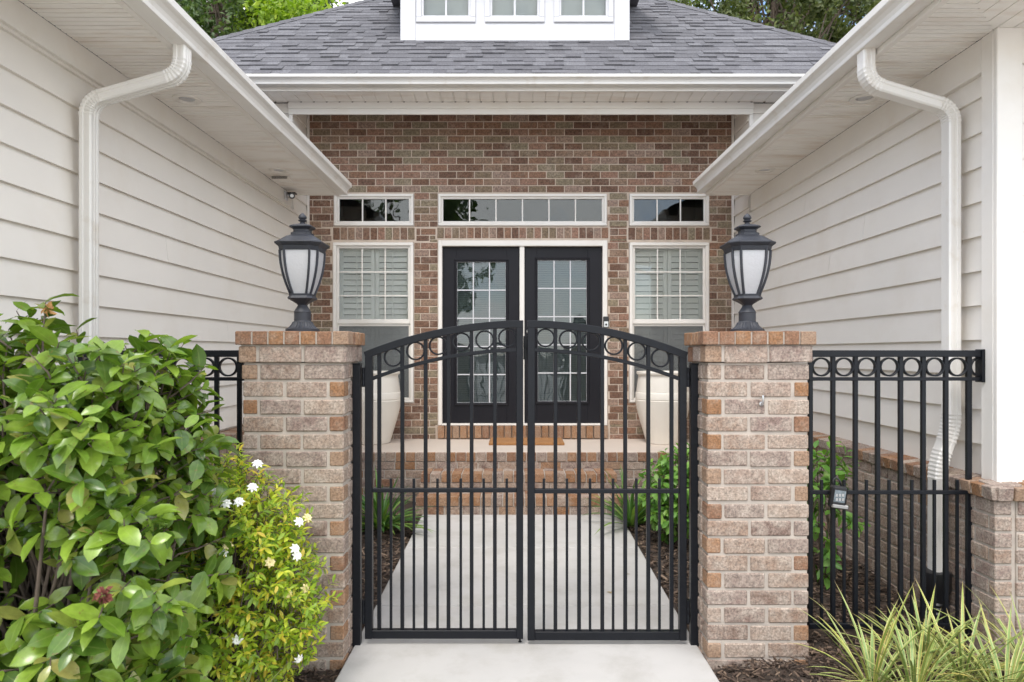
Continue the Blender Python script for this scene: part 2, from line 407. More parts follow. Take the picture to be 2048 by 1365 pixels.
# ------------------------------------------------------------------ ground, path
XL, XR, YF = -2.335, 2.46, 7.71            # wing walls and facade plane
PZ0, PZ1, PY0, PY1 = 0.0, .0725, 3.55, 6.07   # the path rises a little to the steps
def pathz(y): return 0 if y < PY0 else PZ0 + (PZ1-PZ0) * min(1, (y-PY0)/(PY1-PY0))
g = MB(); g.poly([(-300,-300,-.10), (300,-300,-.10), (300,400,-.10), (-300,400,-.10)])
ground = tag(g.build('ground', M['soil']), kind='structure')
dv = MB(); dv.box(-60, 60, -60, .596, -.3, -.004); tag(dv.build('bounce_slab', M['concrete']), kind='structure')  # unseen concrete added to bounce light up onto the soffits
p = MB(); PXL, PXR = -.826, .937
ys = [(.6, 4.036), (4.046, 5.125), (5.137, 6.068)]
for a, b in ys:
    n = 1
    za, zb = pathz(a), pathz(b)
    if b == 4.04: pass
    vs = [(PXL, a, za), (PXR, a, za), (PXR, b, zb), (PXL, b, zb)]
    lo = [(x, y, -.12) for x, y, z in vs]
    e = .008
    top = [(PXL+e, a+e, za), (PXR-e, a+e, za), (PXR-e, b-e, zb), (PXL+e, b-e, zb)]
    mid = [(x, y, z-e) for x, y, z in vs]
    p.add(top + mid + lo, [(0,1,2,3)] + [(4+i, 4+(i+1) % 4, (i+1) % 4, i) for i in range(4)] + [(8+i, 8+(i+1) % 4, 4+(i+1) % 4, 4+i) for i in range(4)])
tag(p.build('path', M['concrete']), kind='structure')

def hn(x, y): return .5*math.sin(x*7.1+1.3)*math.cos(y*6.3) + .5*math.sin(x*13.7+y*11.1)
def bedz(x, y):
    base = -.03 + (pathz(y) if y > 3.5 else 0) + .018*hn(x, y)
    d = min(abs(x-PXL), abs(x-PXR))
    if 0.937 < x and y < 3.3: base += .05*min(1, d/.35)
    if y > 3.7: base += .04*min(1, d/.3)
    return base
def bed(x0, x1, y0, y1, st=.06):
    b = MB(); nx = int((x1-x0)/st); ny = int((y1-y0)/st)
    vs = [(x0+(x1-x0)*i/nx, y0+(y1-y0)*j/ny, bedz(x0+(x1-x0)*i/nx, y0+(y1-y0)*j/ny)) for j in range(ny+1) for i in range(nx+1)]
    fs = [(j*(nx+1)+i, j*(nx+1)+i+1, (j+1)*(nx+1)+i+1, (j+1)*(nx+1)+i) for j in range(ny) for i in range(nx)]
    b.add(vs, fs); return tag(b.build('mulch_bed', M['soil'], smooth=True), kind='structure')
bed(PXR+.002, 3.2, 1.4, 6.66); bed(-3.0, PXL-.002, 1.4, 6.66)
ch = MB()
def chips(n, x0, x1, y0, y1, smax=1.0):
    for _ in range(n):
        x, y = U(x0, x1), U(y0, y1); z = bedz(x, y) + U(.004, .026)
        if 3.31 < y < 3.67 and (.93 < x < 1.44 or -1.34 < x < -.83): continue
        L = U(.012, .05)*smax; W = U(.004, .011)*smax; a = U(0, 6.28); tl = U(-.45, .45)
        u = V((math.cos(a)*math.cos(tl), math.sin(a)*math.cos(tl), math.sin(tl))); s = V((-math.sin(a), math.cos(a), U(-.5, .5))).normalized()
        ch.obox((x, y, z), u*L/2, s*W/2, u.cross(s)*.002, 0)
chips(5200, PXR+.01, 2.6, 2.35, 3.75); chips(4200, PXR+.01, 2.36, 3.7, 6.05, 1.35); chips(4200, -2.2, PXL-.01, 3.6, 6.05, 1.35); chips(2600, -2.0, PXL-.01, 2.3, 3.6)
tag(ch.build('bark_mulch', M['chips'], recalc=False), 'loose dark bark chips covering the planting beds beside the path', 'mulch', kind='stuff')

# ------------------------------------------------------------------ the house
house = thing('house', (0, YF, 0), 'pale sided house with brick entry facade, black double doors and grey hipped roof', 'house')
fx = lambda x: (x - CX)/177.0            # facade plane pixel -> metres
fz = lambda y: EYE + (CY - y)/177.0
PF = .538                                # porch floor height
# openings on the facade (x0,x1,z0,z1)
TR = [(fx(668), fx(828), fz(453), fz(388)), (fx(876), fx(1214), fz(453), fz(388)), (fx(1258), fx(1418), fz(453), fz(388))]
WN = [(fx(666), fx(828), fz(806), fz(485)), (fx(1258), fx(1418), fz(806), fz(485))]
DR = (fx(876), fx(1215), fz(851), fz(481))
SILL = (fx(872), fx(1219), PF, fz(851))
SOLD = [(fx(664), fx(832), fz(481), fz(455)), (fx(872), fx(1219), fz(478), fz(455)), (fx(1254), fx(1422), fz(481), fz(455))]
TOPZ = 4.2802
holes = TR + WN + [DR, SILL] + SOLD
bw = MB(); O = V((0, YF, 0)); Ux = V((1,0,0)); Nf = V((0,-1,0))
backing(bw, O, Ux, Nf, XL, XR, .2, TOPZ, TR + WN + [DR], .12, 1)
running(bw, O, Ux, Nf, XL+.01, XR-.01, TOPZ-.0802*47, TOPZ, holes, m=0, phase=.3)
for (a, b, c, d) in SOLD: row(bw, O, Ux, Nf, a+.01, b-.01, c+.006, d-.006, .083, .011, .06, 0)
row(bw, O, Ux, Nf, SILL[0]+.02, SILL[1]-.02, SILL[2]+.012, SILL[3]-.004, .082, .011, .10, 2, .05)
bw.build('brick_wall', [M['brick_facade_shaded'], M['mortar_far'], M['brick_orange']], house)
# room behind the openings, its darkness put into the wall colour
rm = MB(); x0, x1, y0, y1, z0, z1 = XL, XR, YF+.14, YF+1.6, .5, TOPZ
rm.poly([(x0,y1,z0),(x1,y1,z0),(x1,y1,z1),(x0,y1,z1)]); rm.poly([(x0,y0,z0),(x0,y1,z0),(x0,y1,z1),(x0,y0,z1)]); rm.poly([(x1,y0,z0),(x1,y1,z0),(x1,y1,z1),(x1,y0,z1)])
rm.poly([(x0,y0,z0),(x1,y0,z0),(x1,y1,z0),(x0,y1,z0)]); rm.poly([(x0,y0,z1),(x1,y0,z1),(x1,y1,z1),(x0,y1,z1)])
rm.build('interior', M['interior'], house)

def ring_frame(mb, x0, x1, z0, z1, t, y0, y1, bev=.004, m=0, tb=None):
    tb = tb or t
    mb.box(x0, x1, y0, y1, z1-t, z1, bev, m); mb.box(x0, x1, y0, y1, z0, z0+tb, bev, m)
    mb.box(x0, x0+t, y0, y1, z0+tb, z1-t, bev, m); mb.box(x1-t, x1, y0, y1, z0+tb, z1-t, bev, m)
def pane_obj(x0, x1, y, z0, z1, parent, mat):
    b = MB(); b.box(x0, x1, y-.003, y+.003, z0, z1); return b.build('pane', mat, parent)
def grille_obj(x0, x1, z0, z1, nx, nz, y, t, parent, mat):
    b = MB(); d = .008; ring_frame(b, x0-.003, x1+.003, z0-.003, z1+.003, .005, y-d-.003, y+.001, 0)
    for i in range(1, nx): X = x0+(x1-x0)*i/nx; b.box(X-t/2, X+t/2, y-d, y, z0, z1)
    for k in range(1, nz): Z = z0+(z1-z0)*k/nz; b.box(x0, x1, y-d-.002, y-.002, Z-t/2, Z+t/2)
    return b.build('grille', mat, parent)
for i, (a, b, c, d) in enumerate(TR):
    m = MB(); ring_frame(m, a+.004, b-.004, c+.004, d-.004, .030, YF-.016, YF+.06); ring_frame(m, a+.034, b-.034, c+.034, d-.034, .022, YF+.004, YF+.05)
    o = m.build('window', M['trim'], house)
    o['label'] = ['three pane transom over the left window', 'wide six pane transom over the doors', 'three pane transom over the right window'][i]
    pane_obj(a+.05, b-.05, YF+.03, c+.05, d-.05, o, M['pane_dark'])
    grille_obj(a+.056, b-.056, c+.056, d-.056, 6 if i == 1 else 3, 1, YF+.022, .014, o, M['trim'])
for i, (a, b, c, d) in enumerate(WN):
    m = MB(); ring_frame(m, a+.004, b-.004, c+.004, d-.004, .036, YF-.018, YF+.07, tb=.03)
    zm = fz(646); xi0, xi1 = a+.040, b-.040; zb, zt = c+.034, d-.040
    ring_frame(m, xi0, xi1, zm-.012, zt, .026, YF+.006, YF+.045, tb=.05)
    ring_frame(m, xi0, xi1, zb, zm-.015, .024, YF+.022, YF+.06)
    o = m.build('window', M['trim'], house); o['label'] = ['tall sash window left of the doors', 'tall sash window right of the doors'][i]
    pane_obj(xi0+.02, xi1-.02, YF+.03, zm+.03, zt-.02, o, M['pane'])
    pane_obj(xi0+.02, xi1-.02, YF+.046, zb+.02, zm-.03, o, M['pane'])
    grille_obj(xi0+.026, xi1-.026, zm+.038, zt-.026, 3, 3, YF+.022, .013, o, M['trim'])
    sm = MB(); sm.box(xi0+.02, xi1-.02, YF+.0245, YF+.0255, zb+.02, zm-.03); sm.build('insect_screen', M['mesh'], o)
    # plantation shutters, two leaves
    sh = MB(); ys0, ys1 = YF+.085, YF+.115; xc = (xi0+xi1)/2
    for (p0, p1) in ((xi0+.01, xc-.002), (xc+.002, xi1-.01)):
        for (q0, q1) in ((zb, zm-.02), (zm-.015, zt)):
            ring_frame(sh, p0, p1, q0, q1, .045, ys0, ys1, .003)
            nl = int((q1-q0-.09)/.062)
            for k in range(nl):
                zc = q0+.045+(k+.5)*(q1-q0-.09)/nl; an = R(70)
                sh.obox(((p0+p1)/2, (ys0+ys1)/2, zc), ((p1-p0)/2-.045, 0, 0), (0, math.cos(an)*.033, math.sin(an)*.033), (0, -math.sin(an)*.004, math.cos(an)*.004), .002)
            sh.box((p0+p1)/2-.005, (p0+p1)/2+.005, ys0-.02, ys0-.01, q0+.06, q1-.06)
    sh.build('shutter', M['shutter'], o)
# door frame and doors
a, b, c, d = DR; m = MB()
m.box(a+.004, fx(884.5), YF-.02, YF+.10, c, d-.004, .004); m.box(fx(1205), b-.004, YF-.02, YF+.10, c, d-.004, .004)
m.box(fx(884.5), fx(1205), YF-.02, YF+.10, fz(493), d-.004, .004)
m.box(fx(1039.2), fx(1048.8), YF-.004, YF+.09, c+.02, fz(493), .003)
m.box(fx(884.5), fx(1205), YF-.03, YF+.10, c, c+.02, .003)
m.build('door_frame', M['trim'], house)
for i, (q0, q1, g0, g1, gt, gb) in enumerate(((885, 1038.6, 912, 1013, 522, 808), (1049.4, 1204.4, 1074, 1175.5, 518.5, 805))):
    X0, X1 = fx(q0), fx(q1); Z0, Z1 = c+.022, fz(494.5); G0, G1, H0, H1 = fx(g0), fx(g1), fz(gb), fz(gt)
    m = MB(); yd0, yd1 = YF+.035, YF+.08
    m.box(X0, G0, yd0, yd1, Z0, Z1, .002); m.box(G1, X1, yd0, yd1, Z0, Z1, .002)
    m.box(G0, G1, yd0, yd1, Z0, H0, 0); m.box(G0, G1, yd0, yd1, H1, Z1, 0)
    ring_frame(m, G0-.022, G1+.022, H0-.022, H1+.022, .020, yd0-.016, yd0+.002, .006)
    ring_frame(m, G0-.004, G1+.004, H0-.004, H1+.004, .014, yd0-.010, yd0+.02, .003)
    o = m.build('door', M['door'], house)
    pane_obj(G0+.008, G1-.008, yd0+.012, H0+.008, H1-.008, o, M['pane_dark'])
    grille_obj(G0+.010, G1-.010, H0+.010, H1-.010, 3, 5, yd0+.008, .013, o, M['white'])
    bl = MB(); n = int((H1-H0)/.021)
    for k in range(n):
        zc = H0+.01+(k+.5)*(H1-H0-.02)/n; an = R(68)
        bl.obox(((G0+G1)/2, yd0+.030, zc), ((G1-G0)/2-.012, 0, 0), (0, math.cos(an)*.0098, math.sin(an)*.0098), (0, -math.sin(an)*.0005, math.cos(an)*.0005))
    for fxx in (.22, .78): bl.box(G0+(G1-G0)*fxx-.002, G0+(G1-G0)*fxx+.002, yd0+.019, yd0+.021, H0+.01, H1-.01)
    bl.build('blind', M['blind'], o)
    if i == 1:
        for nm, zz, rr in (('deadbolt', fz(663), .030), ('knob', fz(690), .034)):
            k = MB(); pts = [(rr*.95, 0), (rr, .006), (rr*.5, .012), (rr*.4, .03), (rr*.8, .042), (rr*.85, .056), (rr*.5, .066)] if nm == 'knob' else [(rr, 0), (rr, .012), (rr*.8, .018)]
            k.lathe(pts, 16); k.v = [(X0+.05+x, yd0-z, zz+y) for x, y, z in k.v]
            k.build(nm, M['steel'], o, smooth=True, sharp=40)

# siding helper: lap boards along U from u0 to u1
def siding(mb, O, Uv, Nv, u0, u1, zl, e, z0, z1, m=0):
    O, Uv, Nv = V(O), V(Uv), V(Nv); z = zl
    while z - e > z0: z -= e
    while z < z1:
        lo, hi = max(z, z0), min(z+e+.02, z1)
        if hi - lo > .01:
            f = lambda zz: .025 - .022*(zz-z)/(e+.02)
            P = lambda u, n, zz: tuple(O + Uv*u + Nv*n + UPZ*zz)
            cuts = [u0, u1]
            if u1-u0 > 2.5 and rnd() < .5: cuts = [u0, u0+(u1-u0)*U(.2, .85), u1]      # butt joint
            for q0, q1 in zip(cuts[:-1], cuts[1:]):
                if q1 < u1: q1 -= .0025
                nseg = max(1, int((q1-q0)/.5)); jt = [U(-.0012, .0012) for _ in range(nseg+1)]; vs = []; fs = []
                for k in range(nseg+1):
                    u = q0+(q1-q0)*k/nseg
                    vs += [P(u, 0, lo), P(u, f(lo)+jt[k]*.6, lo+jt[k]), P(u, f(hi), hi), P(u, 0, hi)]
                for k in range(nseg):
                    a = 4*k
                    fs += [(a, a+1, a+5, a+4), (a+1, a+2, a+6, a+5), (a+2, a+3, a+7, a+6)]
                fs += [(0, 3, 2, 1), (4*nseg, 4*nseg+1, 4*nseg+2, 4*nseg+3)]
                mb.add(vs, fs, m)
        z += e
def sidewall(x, nx, y0, y1, zl, e, z0, z1, tall):
    mb = MB(); n = V((nx, 0, 0))
    siding(mb, (x-.02*nx, 0, 0), (0,1,0), n, y0, 7.21, zl, e, z0, z1)
    siding(mb, (x-.02*nx, 0, 0), (0,1,0), n, 7.21, y1, zl, e, z0, tall)
    mb.box(min(x-.02*nx, x-.14*nx), max(x-.02*nx, x-.14*nx), y0, 7.205, z0, z1); mb.box(min(x-.02*nx, x-.05*nx), max(x-.02*nx, x-.05*nx), 7.205, y1+.1, z0, tall)
    mb.box(min(x, x+.018*nx), max(x, x+.018*nx), y1-.045, y1, z0, tall, .003, 1)      # corner trim at the brick
    return mb.build('siding_wall', [M['siding'], M['trim']], house)
YLF, YRF = 1.6, 3.47                       # front ends of the left and right wing
sidewall(XL, 1, YLF, YF, 1.946, .174, .87, 3.02, 4.21)
sidewall(XR, -1, YRF, YF, 1.761, .183, .85, 2.98, 4.21)
mb = MB(); siding(mb, (0, YRF+.02, 0), (1,0,0), (0,-1,0), XR+.08, 6.5, 1.761, .183, .85, 2.98); mb.box(XR+.02, 6.5, YRF+.02, YRF+.14, .85, 2.98)
mb.build('siding_wall', M['siding'], house)
mb = MB(); siding(mb, (0, YLF+.02, 0), (1,0,0), (0,-1,0), -6.5, XL-.08, 1.946, .174, .87, 3.02); mb.box(-6.5, XL-.02, YLF+.02, YLF+.14, .87, 3.02)
mb.build('siding_wall', M['siding'], house)
# frieze boards
SZ = 3.15
fr = MB(); fr.box(XL-.02, XL+.026, YLF-.02, 7.05, 3.01, SZ, .003); fr.box(-6.5, XL-.02, YLF-.026, YLF+.02, 3.01, SZ, .003); fr.build('frieze_board', M['trim'], house)
fr = MB(); fr.box(XR-.026, XR+.02, YRF+.095, 7.05, 2.975, SZ, .003); fr.box(XR+.10, 6.5, YRF-.026, YRF+.02, 2.975, SZ, .003); fr.build('frieze_board', M['trim'], house)
FRY = 7.20                                 # beam with the main frieze, in front of the recessed entry
fr = MB(); fr.box(XL-.048, XR+.045, FRY-.03, FRY-.006, 4.015, 4.142, .003); fr.box(XL-.048, XR+.045, FRY-.040, FRY-.03, 4.075, 4.142, .002)
fr.box(XL-.03, XR+.03, FRY-.02, FRY+.10, 4.142, 4.25); fr.box(XL, XR, FRY+.10, YF, 4.215, 4.25); fr.box(XL-.048, XL-.006, FRY-.02, FRY+.004, 3.2, 4.015, .002); fr.box(XR+.006, XR+.045, FRY-.02, FRY+.004, 3.2, 4.015, .002)
fr.build('frieze_board', M['trim'], house)
for a_, b_ in ((-4.1, XL-.05), (XR+.05, 4.1)):
    mb = MB(); siding(mb, (0, FRY+.02, 0), (1,0,0), (0,-1,0), a_, b_, 1.946, .174, 3.0, 4.142); mb.box(a_, b_, FRY+.02, FRY+.1, 3.0, 4.142)
    mb.build('siding_wall', M['siding'], house)
# corner boards
cb = MB(); cb.box(XR-.03, XR+.10, YRF-.03, YRF+.0, .846, SZ, .004); cb.box(XR-.03, XR, YRF, YRF+.09, .846, SZ, .004); cb.build('corner_board', M['trim'], house)
cb = MB(); cb.box(XL-.10, XL+.03, YLF-.03, YLF+.0, .866, SZ, .004); cb.box(XL, XL+.03, YLF, YLF+.09, .866, SZ, .004); cb.build('corner_board', M['trim'], house)

# soffits with grooved boards, mitred at the wing corners
def soffit(xin, xout, sgn, yfront, yend, z):
    """wing soffit: boards run across from wall (xin) to fascia (xout); mitre at the front corner"""
    mb = MB(); st = .0865; w = abs(xout-xin); y = yfront - w + .002
    lo, hi = min(xin, xout), max(xin, xout)
    mb.poly([(lo, yfront-w, z+.012), (hi, yfront-w, z+.012), (hi, yend, z+.012), (lo, yend, z+.012)], 1)
    mb.poly([(min(xin, sgn*6.5), yfront-w, z+.012), (max(xin, sgn*6.5), yfront-w, z+.012), (max(xin, sgn*6.5), yfront, z+.012), (min(xin, sgn*6.5), yfront, z+.012)], 1)
    while y < yend - .01:
        y2 = min(y + st - .007, yend)
        def xi(yy): return xin if yy >= yfront else xin - sgn*(yfront-yy)
        for (aa, bb) in ((y, y+.036), (y+.045, y2)):
            if bb <= aa: continue
            t = z + U(-.0008, .0008)
            mb.add([(xout, aa, t), (xi(aa), aa, t), (xi(bb), bb, t), (xout, bb, t), (xout, aa, t+.011), (xi(aa), aa, t+.011), (xi(bb), bb, t+.011), (xout, bb, t+.011)],
                   [(0,1,2,3), (0,4,5,1), (3,2,6,7), (1,5,6,2), (0,3,7,4)], 0)
        y += st
    x = xin - sgn*w
    while abs(x) < 6.4:
        x2 = x + sgn*(st-.005)
        def yi(xx): return yfront if sgn*xx >= sgn*xin else yfront - abs(xin-xx)
        mb.add([(x, yfront-w, z), (x, yi(x), z), (x2, yi(x2), z), (x2, yfront-w, z), (x, yfront-w, z+.011), (x, yi(x), z+.011), (x2, yi(x2), z+.011), (x2, yfront-w, z+.011)],
               [(0,1,2,3), (0,4,5,1), (3,2,6,7)], 0)
        x += sgn*st
    return mb.build('soffit', [M['soffit'], M['dark_gap']], house)
soffit(XL+.026, -1.842, -1, YLF, 7.05, SZ); soffit(XR-.026, 2.0, 1, YRF, 7.05, SZ)
mb = MB(); x = -4.27
mb.poly([(-4.3, 6.88, 4.152), (4.3, 6.88, 4.152), (4.3, FRY+.02, 4.152), (-4.3, FRY+.02, 4.152)], 0)
while x < 4.27:
    mb.box(x, x+.127, 6.885, FRY-.028, 4.143, 4.151, .002); mb.box(x-.006, x-.001, 6.885, FRY-.045, 4.140, 4.150)
    mb.box(x-.009, x+.009, FRY-.045, FRY-.031, 4.136, 4.1425, 0, 1); x += .135
mb.build('soffit', [M['soffit'], M['dark_gap']], house)

# fascias, gutters
GP = [(0, .118), (0, 0), (.078, -.002), (.087, .001), (.088, .008), (.082, .013), (.082, .030), (.090, .050), (.106, .066), (.121, .074), (.127, .080), (.127, .116), (.117, .116), (.117, .110), (.122, .110), (.122, .084), (.102, .071), (.085, .053), (.076, .031), (.073, .005), (.005, .005), (.005, .118)]
def gutter(a, b, out, back, zb, hs=1.0):
    """a,b: ends along the run axis; out: unit outward vector; back: distance of the back along out's axis"""
    mb = MB(); o = V(out); run = 'y' if abs(o.x) > .5 else 'x'
    pr = [o*q + V((0, 0, zz*hs+zb)) for q, zz in GP]
    base = V((back, 0, 0)) if run == 'y' else V((0, back, 0))
    ax = V((0,1,0)) if run == 'y' else V((1,0,0))
    mb.extrude(pr, base + ax*a, base + ax*b, 0, False)
    for e in (a, b):     # end caps
        cap = [tuple(o*q + V((0,0,zz*hs+zb)) + base + ax*e) for q, zz in GP[:12]]
        mb.poly(cap)
    # hangers and a seam sleeve
    n = int(abs(b-a)/.8)
    for i in range(n):
        t = a + (b-a)*(i+.5)/n
        cpos = base + ax*t + o*.062 + V((0, 0, zb+.106*hs))
        mb.obox(cpos, o*.058, ax*.010, V((0, 0, .002)))
    return mb.build('gutter', M['gutter'], house)
GZ = 3.142
gutter(YLF-.55, 7.02, (1,0,0), -1.806, GZ-.01); gutter(YRF-.46, 7.05, (-1,0,0), 1.964, GZ+.018)
gutter(-6.5, -1.82, (0,-1,0), YLF-.52, GZ-.01); gutter(1.98, 6.5, (0,-1,0), YRF-.43, GZ+.018)
gutter(-4.32, 4.32, (0,-1,0), 6.868, 4.18, .74)
def fascia(*bs):
    mb = MB()
    for bb in bs: mb.box(*bb, .003)
    return mb.build('fascia', M['trim'], house)
fascia((-1.845, -1.808, YLF-.52, 7.05, SZ-.022, 3.275), (-6.5, -1.845, YLF-.517, YLF-.48, SZ-.022, 3.275), (-2.36, -1.845, 7.05, 7.08, SZ-.01, 3.30))
fascia((1.966, 2.003, YRF-.43, 7.05, SZ-.018, 3.30), (2.003, 6.5, YRF-.427, YRF-.39, SZ-.018, 3.30), (2.003, 2.48, 7.05, 7.08, SZ-.01, 3.30))
fascia((-4.32, 4.32, 6.869, 6.884, 4.138, 4.275), (-4.32, 4.32, 6.855, 6.8685, 4.138, 4.150))

# roofs
PIT = .83
def shingle_plane(mb, org, along, upslope, w0, w1, s0, s1, ex=.133, left=None, right=None):
    """tabs on a roof plane; along/upslope unit vectors; left/right(s) give limits along"""
    org, al, us = V(org), V(along), V(upslope); nn = al.cross(us)
    if nn.z < 0: nn = -nn
    s = s0
    while s < s1:
        lo = left(s+ex*.5) if left else w0; hi = right(s+ex*.5) if right else w1
        x = lo - U(0, .25)
        while x < hi:
            wd = U(.08, .24); a, b = max(x, lo), min(x+wd, hi)
            if b - a > .01:
                th = random.choice((.008, .008, .010, .016, .020)); dn = U(-.004, .004); ll = ex + .03
                p = [org + al*a + us*(s+dn) , org + al*b + us*(s+dn + U(-.003,.003)), org + al*b + us*(s+ll), org + al*a + us*(s+ll)]
                q = [tuple(p[0]+nn*th), tuple(p[1]+nn*th), tuple(p[2]+nn*.003), tuple(p[3]+nn*.003)]
                mb.add([tuple(v) for v in p] + q, [(4,5,6,7), (0,1,5,4), (0,4,7,3), (1,2,6,5)], 0)
            x += wd
        s += ex
EVY, EVZ, XC = 6.757, 4.262, 4.306
rf = MB(); k = math.sqrt(1+PIT*PIT); us = (0, 1/k, PIT/k)
rf.poly([(-XC, EVY, EVZ-.012), (XC, EVY, EVZ-.012), (0, EVY+XC, EVZ+PIT*XC-.012)])
for sg in (-1, 1):
    rf.poly([(sg*XC, EVY, EVZ-.012), (0, EVY+XC, EVZ+PIT*XC-.012), (0, EVY+XC+3, EVZ+PIT*XC-.012), (sg*XC, EVY+2*XC+3, EVZ-.012)])
rf.poly([(-XC, EVY+2*XC+3, EVZ-.012), (XC, EVY+2*XC+3, EVZ-.012), (0, EVY+XC+3, EVZ+PIT*XC-.012)])
shingle_plane(rf, (0, EVY, EVZ), (1,0,0), us, 0, 0, 0, 4.3*k, left=lambda s: -XC+s/k, right=lambda s: XC-s/k)
roof = rf.build('roof', M['shingle'], house, recalc=False)
for sg in (-1, 1):
    hc = MB(); t = 0.0
    while t < XC-.2:
        c0 = V((sg*(XC-t), EVY+t, EVZ+PIT*t+.016)); c1 = V((sg*(XC-t-.17), EVY+t+.17, EVZ+PIT*(t+.17)+.012))
        d = (c1-c0).normalized(); e1 = V((sg*.10, .0, -.0)) ; e2 = V((0, -.10, 0))
        fdn = V((0, -.115, -.115*PIT)); sdn = V((sg*.115, 0, -.115*PIT))
        dd = d*.02
        vs = [c0+fdn, c0+UPZ*.012, c0+sdn, c1+fdn+dd, c1+dd, c1+sdn+dd]
        lo = [v-UPZ*.012 for v in vs[:3]]
        hc.add([tuple(v) for v in vs+lo], [(0,1,4,3), (1,2,5,4), (6,7,1,0), (7,8,2,1)]); t += .105
    hc.build('hip_cap', M['shingle'], roof, recalc=False)
def wing_roof(xe, sgn, yf, ze):
    mb = MB(); kk = math.sqrt(1+.25)
    ang = [(xe, yf), (xe, 7.6), (sgn*6.6, 7.6), (sgn*6.6, yf+4.6)]
    ye = yf
    mb.poly([(xe, ye, ze), (xe, 7.05, ze), (sgn*6.6, 7.05, ze+.5*(6.6-abs(xe))), (sgn*6.6, ye+(6.6-abs(xe)), ze+.5*(6.6-abs(xe)))])
    mb.poly([(xe, ye, ze), (sgn*6.6, ye+(6.6-abs(xe)), ze+.5*(6.6-abs(xe))), (sgn*6.6, ye, ze)])
    mb.poly([(xe, 7.05, ze), (sgn*6.6, 7.05, ze+.5*(6.6-abs(xe))), (sgn*6.6, 7.05, ze-.1), (xe, 7.05, ze-.1)])
    return mb.build('roof', M['shingle'], house)
wing_roof(-1.74, -1, YLF-.6, 3.275); wing_roof(1.90, 1, YRF-.5, 3.30)

# dormer
DY = 7.64; dsc = F/DY; dx = lambda x: (x-CX)/dsc; dz = lambda y: EYE+(CY-y)/dsc
dm = MB(); X0, X1 = dx(802), dx(1258); ZB, ZT = dz(81), dz(-95)
wins = [(dx(833), dx(951)), (dx(970), dx(1089)), (dx(1108), dx(1226))]; wz0 = dz(46); wz1 = dz(-80)
for (aa, bb, cc, dd2) in (lambda rs: rs)([(X0, X1, ZB, wz0), (X0, X1, wz1, ZT), (X0, wins[0][0], wz0, wz1), (wins[0][1], wins[1][0], wz0, wz1), (wins[1][1], wins[2][0], wz0, wz1), (wins[2][1], X1, wz0, wz1)]):
    dm.box(aa, bb, DY, DY+.10, cc, dd2)
dm.box(X0-.004, X0+.165, DY-.018, DY, ZB-.01, ZT, .003); dm.box(X1-.165, X1+.004, DY-.018, DY, ZB-.01, ZT, .003)
dm.box(X0+.165, X1-.165, DY-.012, DY, ZB-.01, dz(50), .003)
dm.box(X0, X0+.1, DY+.1, DY+2.4, ZB, ZT); dm.box(X1-.1, X1, DY+.1, DY+2.4, ZB, ZT); dm.box(X0+.1, X1-.1, DY+.9, DY+1.0, ZB, ZT)
dor = dm.build('dormer', M['white'], house)
dr = MB(); ov = .3; zt = ZT
dr.poly([(X0-ov, DY-ov, zt), (X1+ov, DY-ov, zt), (X1+ov-1.4, DY+1.3, zt+.9), (X0-ov+1.4, DY+1.3, zt+.9)])
for sg, xx in ((1, X0-ov), (-1, X1+ov)): dr.poly([(xx, DY-ov, zt), (xx+sg*1.4, DY+1.3, zt+.9), (xx+sg*1.4, DY+2.8, zt+.9), (xx, DY+2.6, zt)])
dr.poly([(X0-ov, DY-ov, zt-.004), (X1+ov, DY-ov, zt-.004), (X1+ov, DY+2.6, zt-.004), (X0-ov, DY+2.6, zt-.004)])
dr.build('dormer_roof', M['shingle'], dor)
for aa, bb in wins:
    m = MB(); ring_frame(m, aa, bb, wz0, wz1, .055, DY-.024, DY+.05, .004); ring_frame(m, aa+.05, bb-.05, wz0+.05, wz1-.05, .030, DY-.006, DY+.04, .003)
    o = m.build('window', M['white'], house); o['label'] = 'white framed dormer window'
    pane_obj(aa+.07, bb-.07, DY+.02, wz0+.07, wz1-.07, o, M['pane'])
    grille_obj(aa+.08, bb-.08, wz0+.08, wz1-.08, 2, 2, DY+.012, .022, o, M['white'])
    sm = MB(); sm.box(aa+.04, bb-.04, DY+.085, DY+.089, wz0+.04, wz1-.04); sm.build('sky_backing', simple('sky_grey', (.42, .46, .47), .8), o)  # grey-blue sheet behind the glass, sky reflection put into its colour

# brick base of the wings with a sloped rowlock ledge
def base_wall(xface, nx, y0, y1, ztop):
    mb = MB(); n = V((nx, 0, 0)); O = V((xface, 0, 0)); Uy = V((0,1,0))
    backing(mb, O, Uy, n, y0+.008, y1, -.1, ztop-.07, (), .10, 1)
    running(mb, O, Uy, n, y0, y1, -.10, ztop-.075, (), .203, .0838, .013, .085, 0, .25, (2, .06))
    # ledge bricks sloping down to the outside
    cnt = int((y1-y0)/.083)
    for i in range(cnt):
        yc = y0-.02 + (i+.5)*(y1-y0+.02)/cnt
        mb.obox((xface + nx*(-.048), yc, ztop-.036), (.078*1, 0, -.008*nx), (0, .0365, 0), (.006*nx, 0, .034), .004, random.choice((2, 0)))
    mb.box(min(xface-.13*nx, xface+.024*nx), max(xface-.13*nx, xface+.024*nx), y0+.002, y1, ztop-.068, ztop-.022, 0, 1)
    return mb
BR = XR - .085; BL = XL + .085
mb = base_wall(BR, -1, YRF-.10, YF, .858)
mb.v = mb.v
O = V((0, YRF-.10, 0)); backing(mb, O, V((1,0,0)), V((0,-1,0)), BR+.101, 6.5, -.1, .788, (), .10, 1)
running(mb, O, V((1,0,0)), V((0,-1,0)), BR+.10, 6.5, -.10, .783, (), .203, .0838, .013, .085, 0, .0, (2, .08))
